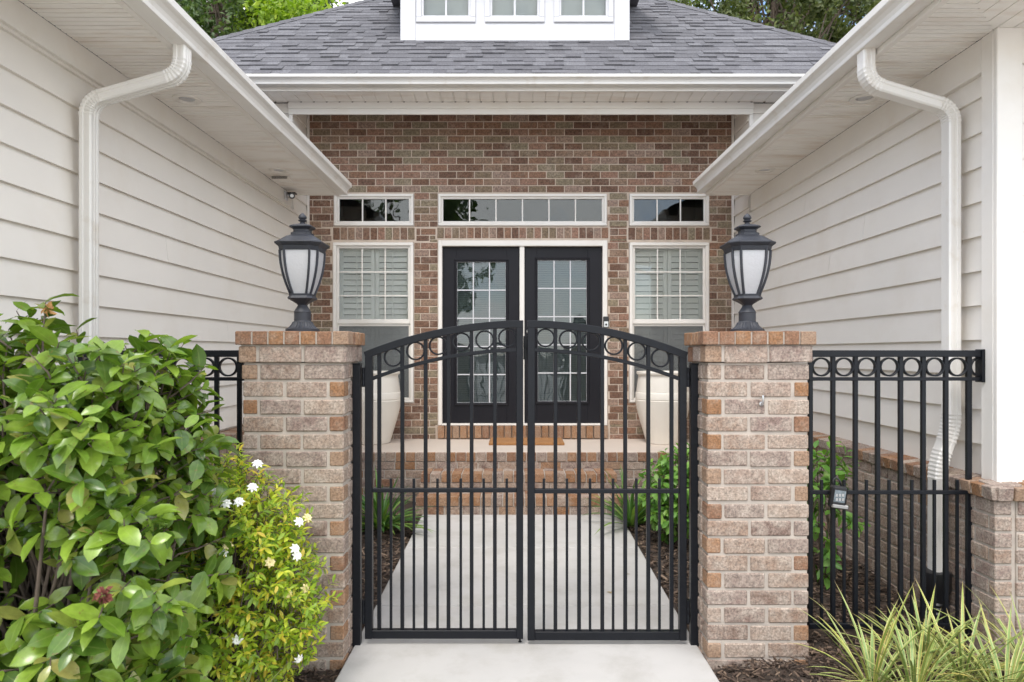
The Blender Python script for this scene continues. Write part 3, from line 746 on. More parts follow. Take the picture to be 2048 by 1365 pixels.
for i in range(40):
    xc = BR + .03 + i*.083
    mb.obox((xc, YRF-.10+.048, .858-.036), (.0365, 0, 0), (0, .078, .008), (0, -.006, .034), .004, random.choice((2, 2, 0)))
mb.build('brick_base', [M['brick'], M['mortar'], M['brick_orange']], house)
mb = base_wall(BL, 1, YLF-.10, YF, .878)
mb.build('brick_base', [M['brick'], M['mortar'], M['brick_orange']], house)

# downspouts
def spout_prof(w, d):
    a, b = w/2, d/2; c = .008; f = .004
    P = [(-a+c, -b), (-a*.45, -b), (-a*.38, -b+f), (-a*.2, -b+f), (-a*.13, -b), (a*.13, -b), (a*.2, -b+f), (a*.38, -b+f), (a*.45, -b), (a-c, -b), (a, -b+c), (a, -b*.3), (a-f, -b*.2), (a-f, b*.2), (a, b*.3), (a, b-c), (a-c, b), (-a+c, b), (-a, b-c), (-a, b*.3), (-a+f, b*.2), (-a+f, -b*.2), (-a, -b*.3), (-a, -b+c)]
    return P
def bend(p0, p1, p2, r, n=9):
    """points of a rounded corner at p1"""
    p0, p1, p2 = V(p0), V(p1), V(p2); a = p1 + (p0-p1).normalized()*r; b = p1 + (p2-p1).normalized()*r
    return [a*(1-t)**2 + p1*2*t*(1-t) + b*t*t for t in [i/n for i in range(n+1)]]
def downspout(pts, y, parent):
    """pts: XZ corner list, elbows crimped"""
    P = [V((x, y, z)) for x, z in pts]; path = [P[0]]; sc = [1.0]
    for i in range(1, len(P)-1):
        bb = bend(P[i-1], P[i], P[i+1], .085, 16)
        for q, v in enumerate(bb): path.append(v); sc.append(1.042 if q % 2 else .965)
    path.append(P[-1]); sc.append(1.0)
    mb = MB(); mb.sweepxz(path, spout_prof(.084, .070), 0, sc)
    return mb, mb.build('downspout', M['gutter'], parent, smooth=True, sharp=25)
mbs, ds = downspout([(-1.768, GZ-.008), (-1.768, 2.985), (-2.262, 2.845), (-2.262, -.05)], 3.625, house)
mbs, ds = downspout([(1.925, GZ+.02), (1.925, 2.985), (2.39, 2.845), (2.39, 1.10), (2.315, .90), (2.315, .30)], 3.74, house)
bt = MB()
bt.lathe([(.035, 0), (.065, .005), (.065, .03), (.056, .035), (.065, .05), (.056, .06), (.065, .075), (.056, .085), (.065, .10), (.056, .11), (.062, .13), (.062, .15), (.075, .17), (.075, .27), (.06, .275)], 20, (2.305, 3.74, .045))
bt.build('drain_boot', M['plastic'], ds, smooth=True, sharp=40)
# straps
# porch and steps
pf = MB(); PFY = 6.67
pf.box(XL+.02, XR-.02, PFY+.03, YF-.0, .40, PF, .004); 
porch = pf.build('porch', M['porch_floor'], house)
pr = MB(); O = V((0, PFY, 0)); 
backing(pr, O, Ux, Nf, BL-.02, BR+.02, -.1, PF-.012, (), .10, 1)
row(pr, O, Ux, Nf, BL, BR, PF-.088, PF-.004, .098, .011, .12, (2, 2, 0), .012)
running(pr, O, Ux, Nf, BL, BR, PF-.088-.0838*6, PF-.09, (), .203, .0838, .011, .06, 0, .2, (2, .1))
pr.build('brick_riser', [M['brick'], M['mortar'], M['brick_orange']], porch)
for (yf_, zt_, zl_) in ((6.37, .383, -.05), (6.07, .228, -.05)):
    st = MB(); a0, a1 = -.885, .955; O = V((0, yf_, 0))
    st.box(a0+.006, a1-.006, yf_+.002, yf_+.29, zl_, zt_-.010, 0, 1)
    row(st, O, Ux, Nf, a0, a1, zt_-.080, zt_, .098, .011, .155, (2, 2, 2, 0), .012)
    row(st, O+V((0, .165, 0)), Ux, Nf, a0, a1, zt_-.080, zt_, .098, .011, .13, (0, 0, 2), .010)
    running(st, O, Ux, Nf, a0, a1, zt_-.080-.0838*3, zt_-.082, (), .16, .0838, .011, .06, 0, .4, (2, .25))
    for sx, xx in ((-1, a0), (1, a1)):
        running(st, V((xx, 0, 0)), V((0,1,0)), V((sx, 0, 0)), yf_, yf_+.3, zt_-.080-.0838*3, zt_-.082, (), .203, .0838, .011, .05, 0, .4)
    st.build('step', [M['brick'], M['mortar'], M['brick_orange']], porch)

# soffit downlights and vent box
for (x, y, z) in ((-2.12, 4.41, SZ), (-2.12, 6.13, SZ), (2.25, 4.40, SZ), (2.24, 6.12, SZ)):
    m = MB(); m.lathe([(.088, -.001), (.086, -.009), (.062, -.010), (.055, .004), (.040, .008), (.036, .008)], 28, (x, y, z), cap=False)
    o = m.build('recessed_light', M['trim'], house, smooth=True, sharp=40)
    m = MB(); m.lathe([(.056, .002), (.03, -.004), (.001, -.006)], 24, (x, y, z)); m.build('lens', M['frost'], o, smooth=True)
m = MB(); m.box(-2.27, -2.10, 6.33, 6.45, SZ-.03, SZ-.001, .005); 
for i in range(5): m.box(-2.255, -2.115, 6.326, 6.331, SZ-.026+i*.0045, SZ-.0245+i*.0045, 0, 1)
m.build('soffit_vent', [M['trim'], M['dark_gap']], house)

# ------------------------------------------------------------------ brick pillars
def pillar(x0, x1, label):
    y0, y1 = 3.33, 3.655; top = 1.615
    t = MB(); mb = MB(); zs = -.07; n = 18; H = (1.458-zs)/n; J = .0155
    mb.box(x0+.007, x1-.007, y0+.007, y1-.007, zs, 1.46, 0, 1)
    W = x1-x0; hd = .070; fl = (W-hd-2*J)/2; D = .092
    def b3(a, b, c, d, z0, z1, m):
        j = .0026; mb.box(a+U(-j, j), b+U(-j, j), c+U(-j, j), d+U(-j, j), z0+U(-j, j), z1+U(-j, j), U(.003, .006), m)
    for i in range(n):
        z0 = zs+i*H+J*.45; z1 = zs+(i+1)*H-J*.45
        lens = [hd, fl, fl] if i % 2 else [fl, fl, hd]
        for (c, d) in ((y0, y0+D), (y1-D, y1)):
            a = x0
            for L in lens:
                b3(a, a+L, c, d, z0, z1, 2 if L == hd and rnd() < .8 else 0); a += L+J
        for (a, b) in ((x0, x0+D), (x1-D, x1)): b3(a, b, y0+D+J, y1-D-J, z0, z1, 0)
    e = .012; z0, z1 = 1.462, 1.543           # corbel course
    mb.box(x0-e+.008, x1+e-.008, y0-e+.008, y1+e-.008, z0+.004, 1.553, 0, 1)
    lens = [hd+.012, fl+.006, fl+.006]
    for (c, d) in ((y0-e, y0-e+D), (y1+e-D, y1+e)):
        a = x0-e
        for L in lens: b3(a, a+L, c, d, z0, z1, 2 if L < .1 else 0); a += L+J
    for (a, b) in ((x0-e, x0-e+D), (x1+e-D, x1+e)): b3(a, b, y0-e+D+J, y1+e-D-J, z0, z1, 0)
    body = mb
    cp = MB(); e = .026; z0, z1 = 1.549, top
    cp.box(x0-e+.008, x1+e-.008, y0-e+.008, y1+e-.008, z0+.003, z1-.005, 0, 1)
    xa, xb, ya, yb = x0-e, x1+e, y0-e, y1+e; n = 7; w = (xb-xa)/n
    for (c, d) in ((ya, ya+.10), (yb-.10, yb)):
        for i in range(n):
            j = .0015; cp.box(xa+i*w+.004+U(-j,j) if i else xa, xa+(i+1)*w-.004 if i < n-1 else xb, c+U(-j,j), d, z0, z1+U(-.002,.001), .004, 2)
    m_ = 3; w = (yb-ya-.20)/m_
    for i in range(m_):
        for (a, b) in ((xa, xa+.19), (xb-.19, xb)): cp.box(a, b, ya+.10+i*w+.004, ya+.10+(i+1)*w-.004, z0, z1+U(-.002,.001), .004, 2)
    cp.box(xa+.198, xb-.198, ya+.108, yb-.108, z0, z1-.002, .003, 2)
    root = thing('brick_pillar', ((x0+x1)/2, (y0+y1)/2, 0), label, 'pillar', 'brick gate pillars')
    mats = [M['brick'], M['mortar'], M['brick_orange']]
    body.build('shaft', mats, root); cp.build('cap', mats, root)
    return root
PLX = (-1.330, -.834); PRX = (.937, 1.434)
pillar(*PLX, 'weathered brick gate pillar with flowering gardenia at its foot')
pillar(*PRX, 'weathered brick gate pillar with small steel pin in its face')
hk = MB(); hx, hy, hz = px(1522, 3.33), 3.325, pz(800, 3.33)
hk.tube([(hx, hy+.004, hz-.02), (hx, hy-.018, hz-.018), (hx, hy-.024, hz), (hx, hy-.02, hz+.022)], .005, 8); hk.lathe([(.011, 0), (.011, .004), (.006, .006)], 12)
hk.v = hk.v[:32] + [(hx+x, hy+.002-z, hz-.02+y) for x, y, z in hk.v[32:]]
tag(hk.build('steel_pin', M['steel'], None, smooth=True, sharp=40, at=(hx, hy, hz)), 'small bent steel pin set in the face of the right pillar', 'pin')

# ------------------------------------------------------------------ post lamps
OCT = [R(q*90 + s*33.5) for q in range(4) for s in (-1, 1)]
lamp = thing('post_lamp', (-1.086, 3.49, 1.613), 'dark urn shaped post lamp with frosted glass on the left brick pillar', 'lamp', 'post lamps on the gate pillars')
lc = (-1.086, 3.49, 1.613)
b = MB(); n = 48
b.lathe([(.084, 0), (.084, .018), (.076, .021)], n, lc, m=0)
b.lathe([(.074, .020), (.064, .028), (.054, .040), (.048, .054)], n, lc, flute=lambda q, j: 1 + (.045 if j % 2 else -.03))
b.lathe([(.049, .052), (.045, .056), (.042, .060), (.042, .102), (.044, .104), (.042, .108), (.036, .118), (.027, .132), (.024, .140)], n, lc)
b.build('base', M['lamp'], lamp, smooth=True, sharp=32)
b = MB(); b.lathe([(.023, .138), (.030, .146), (.050, .158), (.074, .170), (.077, .173), (.075, .178), (.068, .186), (.070, .194), (.060, .197)], 0, lc, OCT); b.build('cup', M['lamp'], lamp, smooth=True, sharp=20)
GPROF = [(.062, .196), (.073, .222), (.084, .25), (.094, .28), (.102, .31), (.109, .345), (.113, .38), (.115, .415)]
b = MB(); b.lathe([(r-.004, z) for r, z in GPROF], 0, lc, OCT); b.build('glass_globe', M['frost'], lamp, smooth=True, sharp=15)
for a in OCT:
    b = MB(); b.tube([(lc[0]+r*math.sin(a), lc[1]-r*math.cos(a), lc[2]+z) for r, z in GPROF], .0068, 6); b.build('rib', M['lamp'], lamp, smooth=True, sharp=50)
b = MB(); b.lathe([(.108, .410), (.116, .412), (.119, .420), (.122, .432), (.138, .444), (.142, .449), (.140, .455), (.128, .459), (.104, .474), (.082, .488), (.064, .494), (.060, .497), (.060, .506), (.054, .509), (.047, .512), (.047, .524), (.056, .529), (.066, .534), (.068, .538), (.064, .543), (.040, .550), (.018, .556)], 0, lc, OCT)
b.build('roof', M['lamp'], lamp, smooth=True, sharp=18)
b = MB(); b.lathe([(.016, .552), (.013, .560), (.011, .565), (.021, .570), (.022, .573), (.013, .577), (.020, .583), (.021, .589), (.015, .600), (.006, .609), (.001, .611)], 20, lc); b.build('finial', M['lamp'], lamp, smooth=True, sharp=40)
lamp2 = copy_tree(lamp); lamp2.location = (px(1494.5, 3.49), 3.49, 1.611)
lamp2['label'] = 'dark urn shaped post lamp with frosted glass on the right brick pillar'

# ------------------------------------------------------------------ gate
GY = 3.515; GS = F/(GY-.019)             # stile front plane
gx = lambda x: (x-CX)/GS
gz = lambda y: EYE+(CY-y)/GS
def arc_top(x):                           # top edge of the arch, world X -> Z
    xc = gx(1051); d = abs(x-xc); Rr = 2.18
    return gz(641) - (Rr - math.sqrt(Rr*Rr-d*d))
def sq(w, h): a, b, c = w/2, h/2, .002; return [(-a+c, -b), (a-c, -b), (a, -b+c), (a, b-c), (a-c, b), (-a+c, b), (-a, b-c), (-a, -b+c)]
def gate_leaf(xo0, xo1, xi0, xi1, tall, short, rings, zb0, zb1, zm0, zm1, label, sgn):
    """xo*: hinge stile edges, xi*: meeting stile edges (metres)"""
    lo, hi = min(xo0, xi0), max(xo1, xi1)
    root = thing('gate_leaf', ((xo0+xo1)/2, GY, zb0), label, 'gate', 'leaves of the arched double gate')
    a, b = (xo1, xi0) if xo0 < xi0 else (xi1, xo0)
    fr = MB(); y0, y1 = GY-.019, GY+.019
    fr.box(xo0, xo1, y0, y1, zb0, arc_top((xo0+xo1)/2)-.008, .002); fr.box(xi0, xi1, y0, y1, zb0, arc_top((xi0+xi1)/2)-.004, .002)
    fr.box(a, b, y0+.001, y1-.001, zb0+.001, zb1, .002)
    xs = [lo+(hi-lo)*i/28 for i in range(29)]
    fr.sweepxz([(x, GY, arc_top(x)-.019) for x in xs], sq(.040, .038))
    fr.build('frame', M['metal'], root, smooth=True, sharp=30)
    ar = MB(); xs = [a-.001+(b-a+.002)*i/28 for i in range(29)]
    ar.sweepxz([(x, GY, arc_top(x)-.152) for x in xs], sq(.030, .019)); ar.build('arched_rail', M['metal'], root, smooth=True, sharp=30)
    mr = MB(); mr.box(a, b, GY-.0145, GY+.0145, zm0, zm1, .002); mr.build('cross_rail', M['metal'], root)
    for x in tall:
        q = MB(); q.box(x-.0095, x+.0095, GY-.0095, GY+.0095, zb1-.001, arc_top(x)-.034, .0015); q.build('picket', M['metal'], root)
    for x in short:
        q = MB(); q.box(x-.0065, x+.0065, GY-.0065, GY+.0065, zb1-.001, gz(959), .0012); q.build('short_picket', M['metal'], root)
    for x, z in rings:
        q = MB(); q.sweepxz([(x+.0445*math.cos(2*math.pi*i/32), GY, z+.0445*math.sin(2*math.pi*i/32)) for i in range(32)], sq(.022, .0085), closed=True)
        q.build('ring', M['metal'], root, smooth=True, sharp=30)
    for zz, hh in ((gz(755), .10), (gz(1225), .12)):
        q = MB(); xh = (xo0-.009) if sgn < 0 else (xo1+.009)
        q.lathe([(.0085, -hh/2), (.0085, -hh/6), (.0075, -hh/6+.002), (.0085, -hh/6+.004), (.0085, hh/6), (.0075, hh/6+.002), (.0085, hh/6+.004), (.0085, hh/2)], 14, (xh, GY-.008, zz))
        q.box(min(xh, xh-sgn*.012), max(xh, xh-sgn*.012), GY-.012, GY-.002, zz-hh/2+.004, zz+hh/2-.004); q.box(xh-.009, xh+.009, GY-.006, GY+.012, zz-hh/2, zz+hh/2, .001)
        q.build('hinge', M['metal'], root, smooth=True, sharp=40)
    return root
c2 = lambda v: gx(664 + v/2.8444)
c5 = lambda v, w: (gx(664 + v/2.8444), gz(440 + w/2.8444))
g1 = gate_leaf(gx(729.5), gx(744), gx(1032.5), gx(1046.5), [c2(v) for v in (265, 397, 530, 661, 793, 926)], [c2(v) for v in (332, 463, 598, 731, 862, 994)],
    [c5(345, 783), c5(473, 746), c5(602, 716), c5(735, 694), c5(868, 682), c5(998, 671)], gz(1279), gz(1262), gz(986), gz(978), 'left leaf of the arched black iron gate with its drop rod', -1)
g2 = gate_leaf(gx(1359.5), gx(1373.8), gx(1055), gx(1070), [c2(v) for v in (1272, 1407, 1540, 1671, 1803, 1936)], [c2(v) for v in (1206, 1338, 1470, 1602, 1735, 1867)],
    [c5(1215, 671), c5(1345, 680), c5(1475, 693), c5(1606, 716), c5(1737, 748), c5(1872, 786)], gz(1282), gz(1264.5), gz(988), gz(979.5), 'right leaf of the arched black iron gate with its latch plate', 1)
dr_ = MB(); xr = gx(1040); dr_.tube([(xr, GY-.024, .002), (xr, GY-.024, gz(700))], .0055, 10); dr_.box(xr-.012, xr+.012, GY-.032, GY-.019, gz(1100), gz(1090)); dr_.lathe([(.010, .002), (.010, .014)], 12, (xr, GY-.024, 0)); 
# the rod stands behind the stile
dr_.v = [(x, 2*GY-y, z) for x, y, z in dr_.v]; dr_.build('drop_rod', M['metal'], g1, smooth=True, sharp=40)
lt = MB(); lt.box(gx(1047), gx(1058), GY+.020, GY+.026, gz(720), gz(672), .002); lt.lathe([(.012, 0), (.012, .006)], 12, (gx(1052), GY+.012, gz(696))); lt.build('latch_plate', M['metal'], g2)
for (a, b, lab) in ((gx(705), gx(720.5), 'black steel gate post beside the left pillar'), (gx(1382), gx(1397), 'black steel gate post beside the right pillar')):
    q = MB(); q.box(a, b, GY-.020, GY+.020, -.01, gz(729), .002); q.box(a-.0005, b+.0005, GY-.0205, GY+.0205, gz(729), gz(727), .001)
    pz_ = [gz(780), gz(1000), gz(1220)]
    side = -1 if a < 0 else 1
    xe = PLX[1] if a < 0 else PRX[0]
    xm = a if a < 0 else b
    for zz in pz_: q.box(min(xm, xe), max(xm, xe), GY-.012, GY+.012, zz-.02, zz+.02, .001)
    tag(q.build('gate_post', M['metal'], None, at=((a+b)/2, GY, 0)), lab, 'gate post', 'posts carrying the gate')

# ------------------------------------------------------------------ fence panels
FY = 3.555; FS = F/(FY-.013)
ux = lambda x: (x-CX)/FS
uz = lambda y: EYE+(CY-y)/FS
def fence(bars, x_lo, x_hi, mid_hi, ringx, label, post_end):
    root = thing('fence_panel', ((x_lo+x_hi)/2, FY, 0), label, 'fence', 'black fence panels beside the gate pillars')
    f = MB(); f.box(x_lo, x_hi, FY-.019, FY+.019, uz(714.5), uz(701), .002); f.build('top_rail', M['metal'], root)
    f = MB(); f.box(x_lo, x_hi, FY-.013, FY+.013, uz(762), uz(755), .0015); f.build('ring_rail', M['metal'], root)
    f = MB(); f.box(x_lo, mid_hi, FY-.0135, FY+.0135, uz(989.5), uz(982), .002); f.build('cross_rail', M['metal'], root)
    f = MB(); f.box(x_lo, mid_hi, FY-.0135, FY+.0135, uz(1259), uz(1248), .002); f.build('bottom_rail', M['metal'], root)
    for i, x in enumerate(bars):
        w = .0125 if i == post_end else .0105
        f = MB(); f.box(x-w, x+w, FY-.0105, FY+.0105, uz(1259) if i != post_end else .02, uz(714.5)+.001, .0015); f.build('picket', M['metal'], root)
    sb = sorted(bars)
    for p0, p1 in zip(sb[:-1], sb[1:]):
        x = (p0+p1)/2; f = MB(); f.box(x-.0068, x+.0068, FY-.0068, FY+.0068, uz(1248), uz(961), .0012); f.build('short_picket', M['metal'], root)
    for x in ringx:
        f = MB(); z = uz(734.5); f.sweepxz([(x+.0455*math.cos(2*math.pi*i/32), FY, z+.0455*math.sin(2*math.pi*i/32)) for i in range(32)], sq(.022, .0085), closed=True)
        f.build('ring', M['metal'], root, smooth=True, sharp=30)
    return root
c6 = lambda v: ux(1328 + v/2.8444)
bars = [c6(v) for v in (838, 967, 1095, 1222, 1353, 1482, 1611, 1742)]
fr_ = fence(bars, c6(826), XR-.031, c6(1752), [c6(v) for v in (900, 1030, 1158, 1287, 1417, 1547, 1676, 1802)], 'black iron fence panel with ring border between right pillar and house', 7)
br = MB(); br.box(XR-.045, XR-.030, FY-.03, FY+.03, uz(765), uz(699), .002); br.build('wall_bracket', M['metal'], fr_)
xs = [ux(477) - i*.118 for i in range(8)]
fl_ = fence(xs, XL+.031, PLX[0]-.002, PLX[0]-.002, [x+.059 for x in xs], 'black iron fence panel with ring border behind the broad leaved bush', 7)

# lock box hanging on the right fence
lx, lz = ux(1672), uz(993); LY = FY-.032
lb = thing('lock_box', (lx, LY, lz), 'black lock box with grey display hanging on the fence rail', 'lock box')
q = MB(); q.obox((lx, LY, lz), (.041, 0, -.006), (0, .022, 0), (.008, 0, .058), .010); q.obox((lx+.003, LY-.001, lz-.046), (.043, 0, -.006), (0, .024, 0), (.002, 0, .011), .005, 1); q.build('case', [M['plastic'], M['steel']], lb)
q = MB(); q.obox((lx, LY-.0225, lz+.008), (.028, 0, -.004), (0, .001, 0), (.005, 0, .030), 0); q.build('display', M['screen'], lb)
q = MB()
for i in range(3):
    for j in range(2): q.obox((lx-.016+i*.016, LY-.0242, lz-.008+j*.022), (.005, 0, -.0007), (0, .0006, 0), (.001, 0, .007))
q.build('keypad_marks', M['steel'], lb)
q = MB(); q.tube([(lx-.02, LY+.012, lz+.05), (lx-.016, LY+.016, lz+.085), (lx, LY+.022, lz+.098), (lx+.016, LY+.016, lz+.085), (lx+.026, LY+.012, lz+.05)], .005, 8); q.build('shackle', M['plastic'], lb, smooth=True)

# ------------------------------------------------------------------ porch objects
POT = [(.165, 0), (.175, .006), (.185, .04), (.215, .14), (.25, .26), (.278, .37), (.292, .45), (.294, .462), (.288, .468), (.288, .474), (.292, .480), (.290, .54), (.287, .546), (.282, .55), (.274, .62), (.264, .69), (.258, .72), (.262, .735), (.278, .745), (.280, .762), (.272, .772), (.255, .772), (.245, .76), (.24, .70)]
pt = MB(); xp = (748-CX)/185.0; pt.lathe(POT, 48, (xp, 7.37, PF))
pt1 = pt.build('planter_pot', M['pot'], None, smooth=True, sharp=35, at=(xp, 7.37, PF)); tag(pt1, 'tall cream glazed urn standing on the porch under the left window', 'pot', 'cream pots on the porch')
pt2 = pt1.copy(); COL.objects.link(pt2); pt2.location.x = (1325-CX)/185.0; pt2['label'] = 'tall cream glazed urn standing on the porch under the right window'
dmm = MB(); dmm.box(-.275, .52, 7.16, 7.60, PF, PF+.028, .006); tag(dmm.build('doormat', M['coir'], None, at=(.12, 7.38, PF)), 'orange brown coir doormat in front of the double doors', 'doormat')
db = MB(); X0, X1 = fx(1205.5), fx(1216.5); db.box(X0, X1, YF-.048, YF-.0205, fz(656), fz(634), .004)
bell = thing('doorbell', ((X0+X1)/2, YF-.035, fz(645)), 'black and silver video doorbell on the white door frame', 'doorbell'); db.build('case', M['plastic'], bell)
db = MB(); db.box(X0+.006, X1-.006, YF-.052, YF-.048, fz(655), fz(643.5), .002); db.build('face_plate', M['steel'], bell)
db = MB(); db.lathe([(.012, 0), (.012, .004), (.008, .006)], 16); db.v = [((X0+X1)/2+x, YF-.052-z, fz(650)+y) for x, y, z in db.v]; db.build('button', M['plastic'], bell)
cx_, cy_, cz_ = -2.25, 6.86, 3.085
sc = thing('security_camera', (cx_, cy_, cz_), 'small black security camera on white mount under the left eave', 'camera')
q = MB(); q.box(XL+.027, XL+.045, cy_-.04, cy_+.04, cz_-.04, cz_+.045, .004); q.tube([(XL+.04, cy_, cz_+.01), (cx_+.01, cy_-.005, cz_+.0)], .012, 10); q.build('mount', M['white'], sc, smooth=True, sharp=40)
q = MB(); q.tube([(cx_-.01, cy_+.05, cz_+.012), (cx_+.03, cy_-.065, cz_-.012)], .030, 18); q.box(cx_-.03, cx_+.05, cy_-.03, cy_+.035, cz_+.018, cz_+.034, .004); q.build('body', M['plastic'], sc, smooth=True, sharp=40)
q = MB(); q.tube([(cx_+.030, cy_-.0655, cz_-.0122), (cx_+.0306, cy_-.068, cz_-.0128)], .017, 16); q.build('lens', M['steel'], sc)

# ------------------------------------------------------------------ planting
def rdir():
    while 1:
        v = V((U(-1, 1), U(-1, 1), U(-1, 1)))
        if .05 < v.length < 1: return v.normalized()
def bush(c, rad, nshoot, leafL, per, spread, curl, seed, pw=1.0, lo=.65, hi=1.15, wild=.45, shoot=.28, wr=.45, up=.3, zmin=-.2, stem=.004, seg=4, keep=None):
    random.seed(seed); lf = MB(); br = MB(); c = V(c)
    base = V((c.x, c.y, max(.0, c.z-rad[2])))
    n = 0
    while n < nshoot:
        d = rdir()
        k = 1 - rnd()**2.2*.5
        lump = 1 + .09*math.sin(d.x*6+seed)*math.cos(d.z*5+1) + .07*math.sin(d.y*9+d.z*7)
        dq = V([math.copysign(abs(q)**pw, q) for q in d])
        tip = c + V((dq.x*rad[0], dq.y*rad[1], dq.z*rad[2]))*k*lump
        if tip.z < .04 or (keep and not keep(tip)): continue
        n += 1
        ax = (V((d.x, d.y, d.z*.6+up)) + rdir()*.45).normalized()
        st = tip - ax*shoot*U(.7, 1.1)
        mid = (st+tip)*.5 + rdir()*.02
        br.tube([st, mid, tip], [stem, stem*.8, stem*.4], 5, cap=False)
        if n % 4 == 0:
            q = base + rdir()*.08; q.z = max(.0, q.z)
            br.tube([q, (q*.4+st*.6)+rdir()*.08, st], [stem*2.6, stem*1.7, stem], 6, cap=False)
        for i in range(per):
            t = 1 - (i/per)**1.0*.85
            p = st.lerp(tip, t); g = i*2.4 + U(-.4, .4)
            a = ax.orthogonal().normalized(); b = ax.cross(a)
            rad_ = a*math.cos(g) + b*math.sin(g)
            sp = spread*(1-.6*t) + .35
            ld = (ax*math.cos(sp) + rad_*math.sin(sp) + V((0, 0, U(-.25, .1)))).normalized()
            nr = (V((0, 0, 1.0)) + ax*.5 + rdir()*wild)
            L = leafL*U(lo, hi)
            lf.leaf(p, ld, nr, L, L*wr*U(.85, 1.15), curl=curl*U(.2, 1.6), fold=U(.1, .45), seg=seg)
    return lf, br
lf, br = bush((-1.61, 2.42, .84), (.53, .46, .78), 960, .094, 7, 1.2, .38, 3, pw=.72, lo=.5, hi=1.3, wild=.8, shoot=.20, wr=.52, keep=lambda t: t.x > -2.25 and t.x < -1.06 - (.12 if t.z < .55 else 0))
bb = thing('camellia_bush', (-1.55, 2.42, 0), 'large glossy green broad leaved bush in the left foreground', 'bush')
lf.build('leaves', M['leaf_big'], bb, smooth=True, recalc=False); br.build('branches', M['bark'], bb, smooth=True, recalc=False)
random.seed(5)
for (x, y, Y) in ((208, 1190, 1.93), (95, 618, 2.35)):
    q = MB(); c = V((px(x, Y), Y, pz(y, Y)))
    for _ in range(36 if y > 900 else 12):
        d = rdir(); q.leaf(c + d*.008, d, rdir(), U(.02, .034), .012, .5, .3, 3)
    q.build('dried_flower', M['cone'] if y > 900 else M['dried'], bb, recalc=False)
lf, br = bush((-1.245, 2.98, .50), (.40, .32, .54), 1500, .042, 9, 1.0, .3, 21, shoot=.10, wr=.36, stem=.0022, seg=3)
gd = thing('gardenia_bush', (-1.245, 2.98, 0), 'yellow green gardenia with white flowers beside the left pillar', 'bush')
lf.build('leaves', M['leaf_gardenia'], gd, smooth=True, recalc=False); br.build('branches', M['bark'], gd, smooth=True, recalc=False)
fl = MB()
for k in range(2):
    for i in range(7):
        g = 2*math.pi*i/7 + k*.45; d = V((math.cos(g), math.sin(g), .35+.7*k)).normalized()
        fl.leaf((0, 0, .002), d, (0, 0, 1), .025-.006*k, .012, .5, .2, 3)
fl.lathe([(.004, 0), (.006, .006), (.001, .012)], 8)
flower = None
for i, (x, y, cream) in enumerate(((515, 928, 0), (478, 1004, 0), (452, 1008, 0), (430, 985, 0), (590, 1098, 0), (594, 1112, 0), (455, 1092, 1), (446, 1105, 0), (598, 1044, 0), (615, 1036, 1), (610, 1178, 1), (475, 1280, 0), (597, 1318, 0), (575, 1188, 1), (540, 1125, 1), (505, 975, 0))):
    Y = 2.98 - .27*math.sqrt(max(0.05, 1 - ((px(x, 2.75)+1.245)/.42)**2)); Y = max(2.64, Y)
    P = V((px(x, Y), Y, pz(y, Y)))
    o = fl.build('flower', M['petal_cream' if cream else 'petal'], None, recalc=False) if flower is None or cream else flower.copy()
    if not cream and flower is None: flower = o
    elif not cream: COL.objects.link(o)
    o.parent = gd; o.location = P - V((-1.245, 2.98, 0)); d = V((P.x+1.245+.05, P.y-2.98-.2, P.z-.45))
    o.rotation_euler = d.to_track_quat('Z', 'Y').to_euler()

def straps(name, c, n, L, W, label, cat, mat, seed, lean=.9, group=None, vtip=.0, fold=.5, dry=0):
    random.seed(seed); m = MB()
    for i in range(n):
        g = U(0, 6.28); l = L*U(.55, 1.1); tilt = U(.05, lean)
        d = V((math.cos(g)*math.sin(tilt), math.sin(g)*math.sin(tilt), math.cos(tilt)))
        p = V(c) + V((math.cos(g), math.sin(g), 0))*U(0, .045)
        m.leaf(p, d, V((0, 0, 1)) if tilt > .2 else V((-math.cos(g), -math.sin(g), .3)), l, W*U(.75, 1.2), curl=U(.15, .75), fold=fold, seg=7, m=0, prof=lambda t: (.55+.9*t if t < .4 else 1.0)*(1-max(0, (t-.5)/.5)**1.6))
    for i in range(dry):
        g = U(0, 6.28); d = V((math.cos(g), math.sin(g), U(.0, .35)))
        m.leaf(V(c)+V((0, 0, .03)), d, (0, 0, 1), L*U(.4, .8), W*.5, curl=U(.2, .5), fold=.4, seg=5, m=1)
    mats = [mat, M['dry_blade']]
    return tag(m.build(name, mats, None, smooth=True, recalc=False, at=c), label, cat, group)
FG = 'variegated flax lilies in the right bed'
for i, (x, y, Y, n, L, lab) in enumerate((
    (1745, 1300, 3.02, 26, .62, 'cream striped flax lily nearest the right pillar, tallest upright blades'),
    (1830, 1330, 2.92, 30, .56, 'cream striped flax lily second from the right pillar'),
    (1925, 1290, 3.05, 34, .60, 'cream striped flax lily in front of the downspout end'),
    (2010, 1320, 2.90, 34, .58, 'cream striped flax lily at the right edge before the brick base'),
    (1850, 1240, 3.25, 26, .52, 'cream striped flax lily close under the fence, behind the others'),
    (2065, 1250, 3.12, 30, .62, 'cream striped flax lily partly cut by the right picture edge'))):
    X = px(x, Y); straps('flax_lily', (X, Y, bedz(X, Y)), int(n*1.6), L*.80, .0140, lab, 'plant', M['flax'], 40+i, 1.2, FG, dry=16)
straps('flax_lily', (px(470, 2.7), 2.7, 0.0), 26, .42, .018, 'striped flax lily below the gardenia at the bottom edge', 'plant', M['flax'], 61, 1.0, dry=5)
straps('agapanthus', (px(762, 5.55), 5.55, bedz(px(762, 5.55), 5.55)), 95, .50, .030, 'dark green strappy plant left of the brick steps', 'plant', M['leaf_strap'], 71, 1.25)
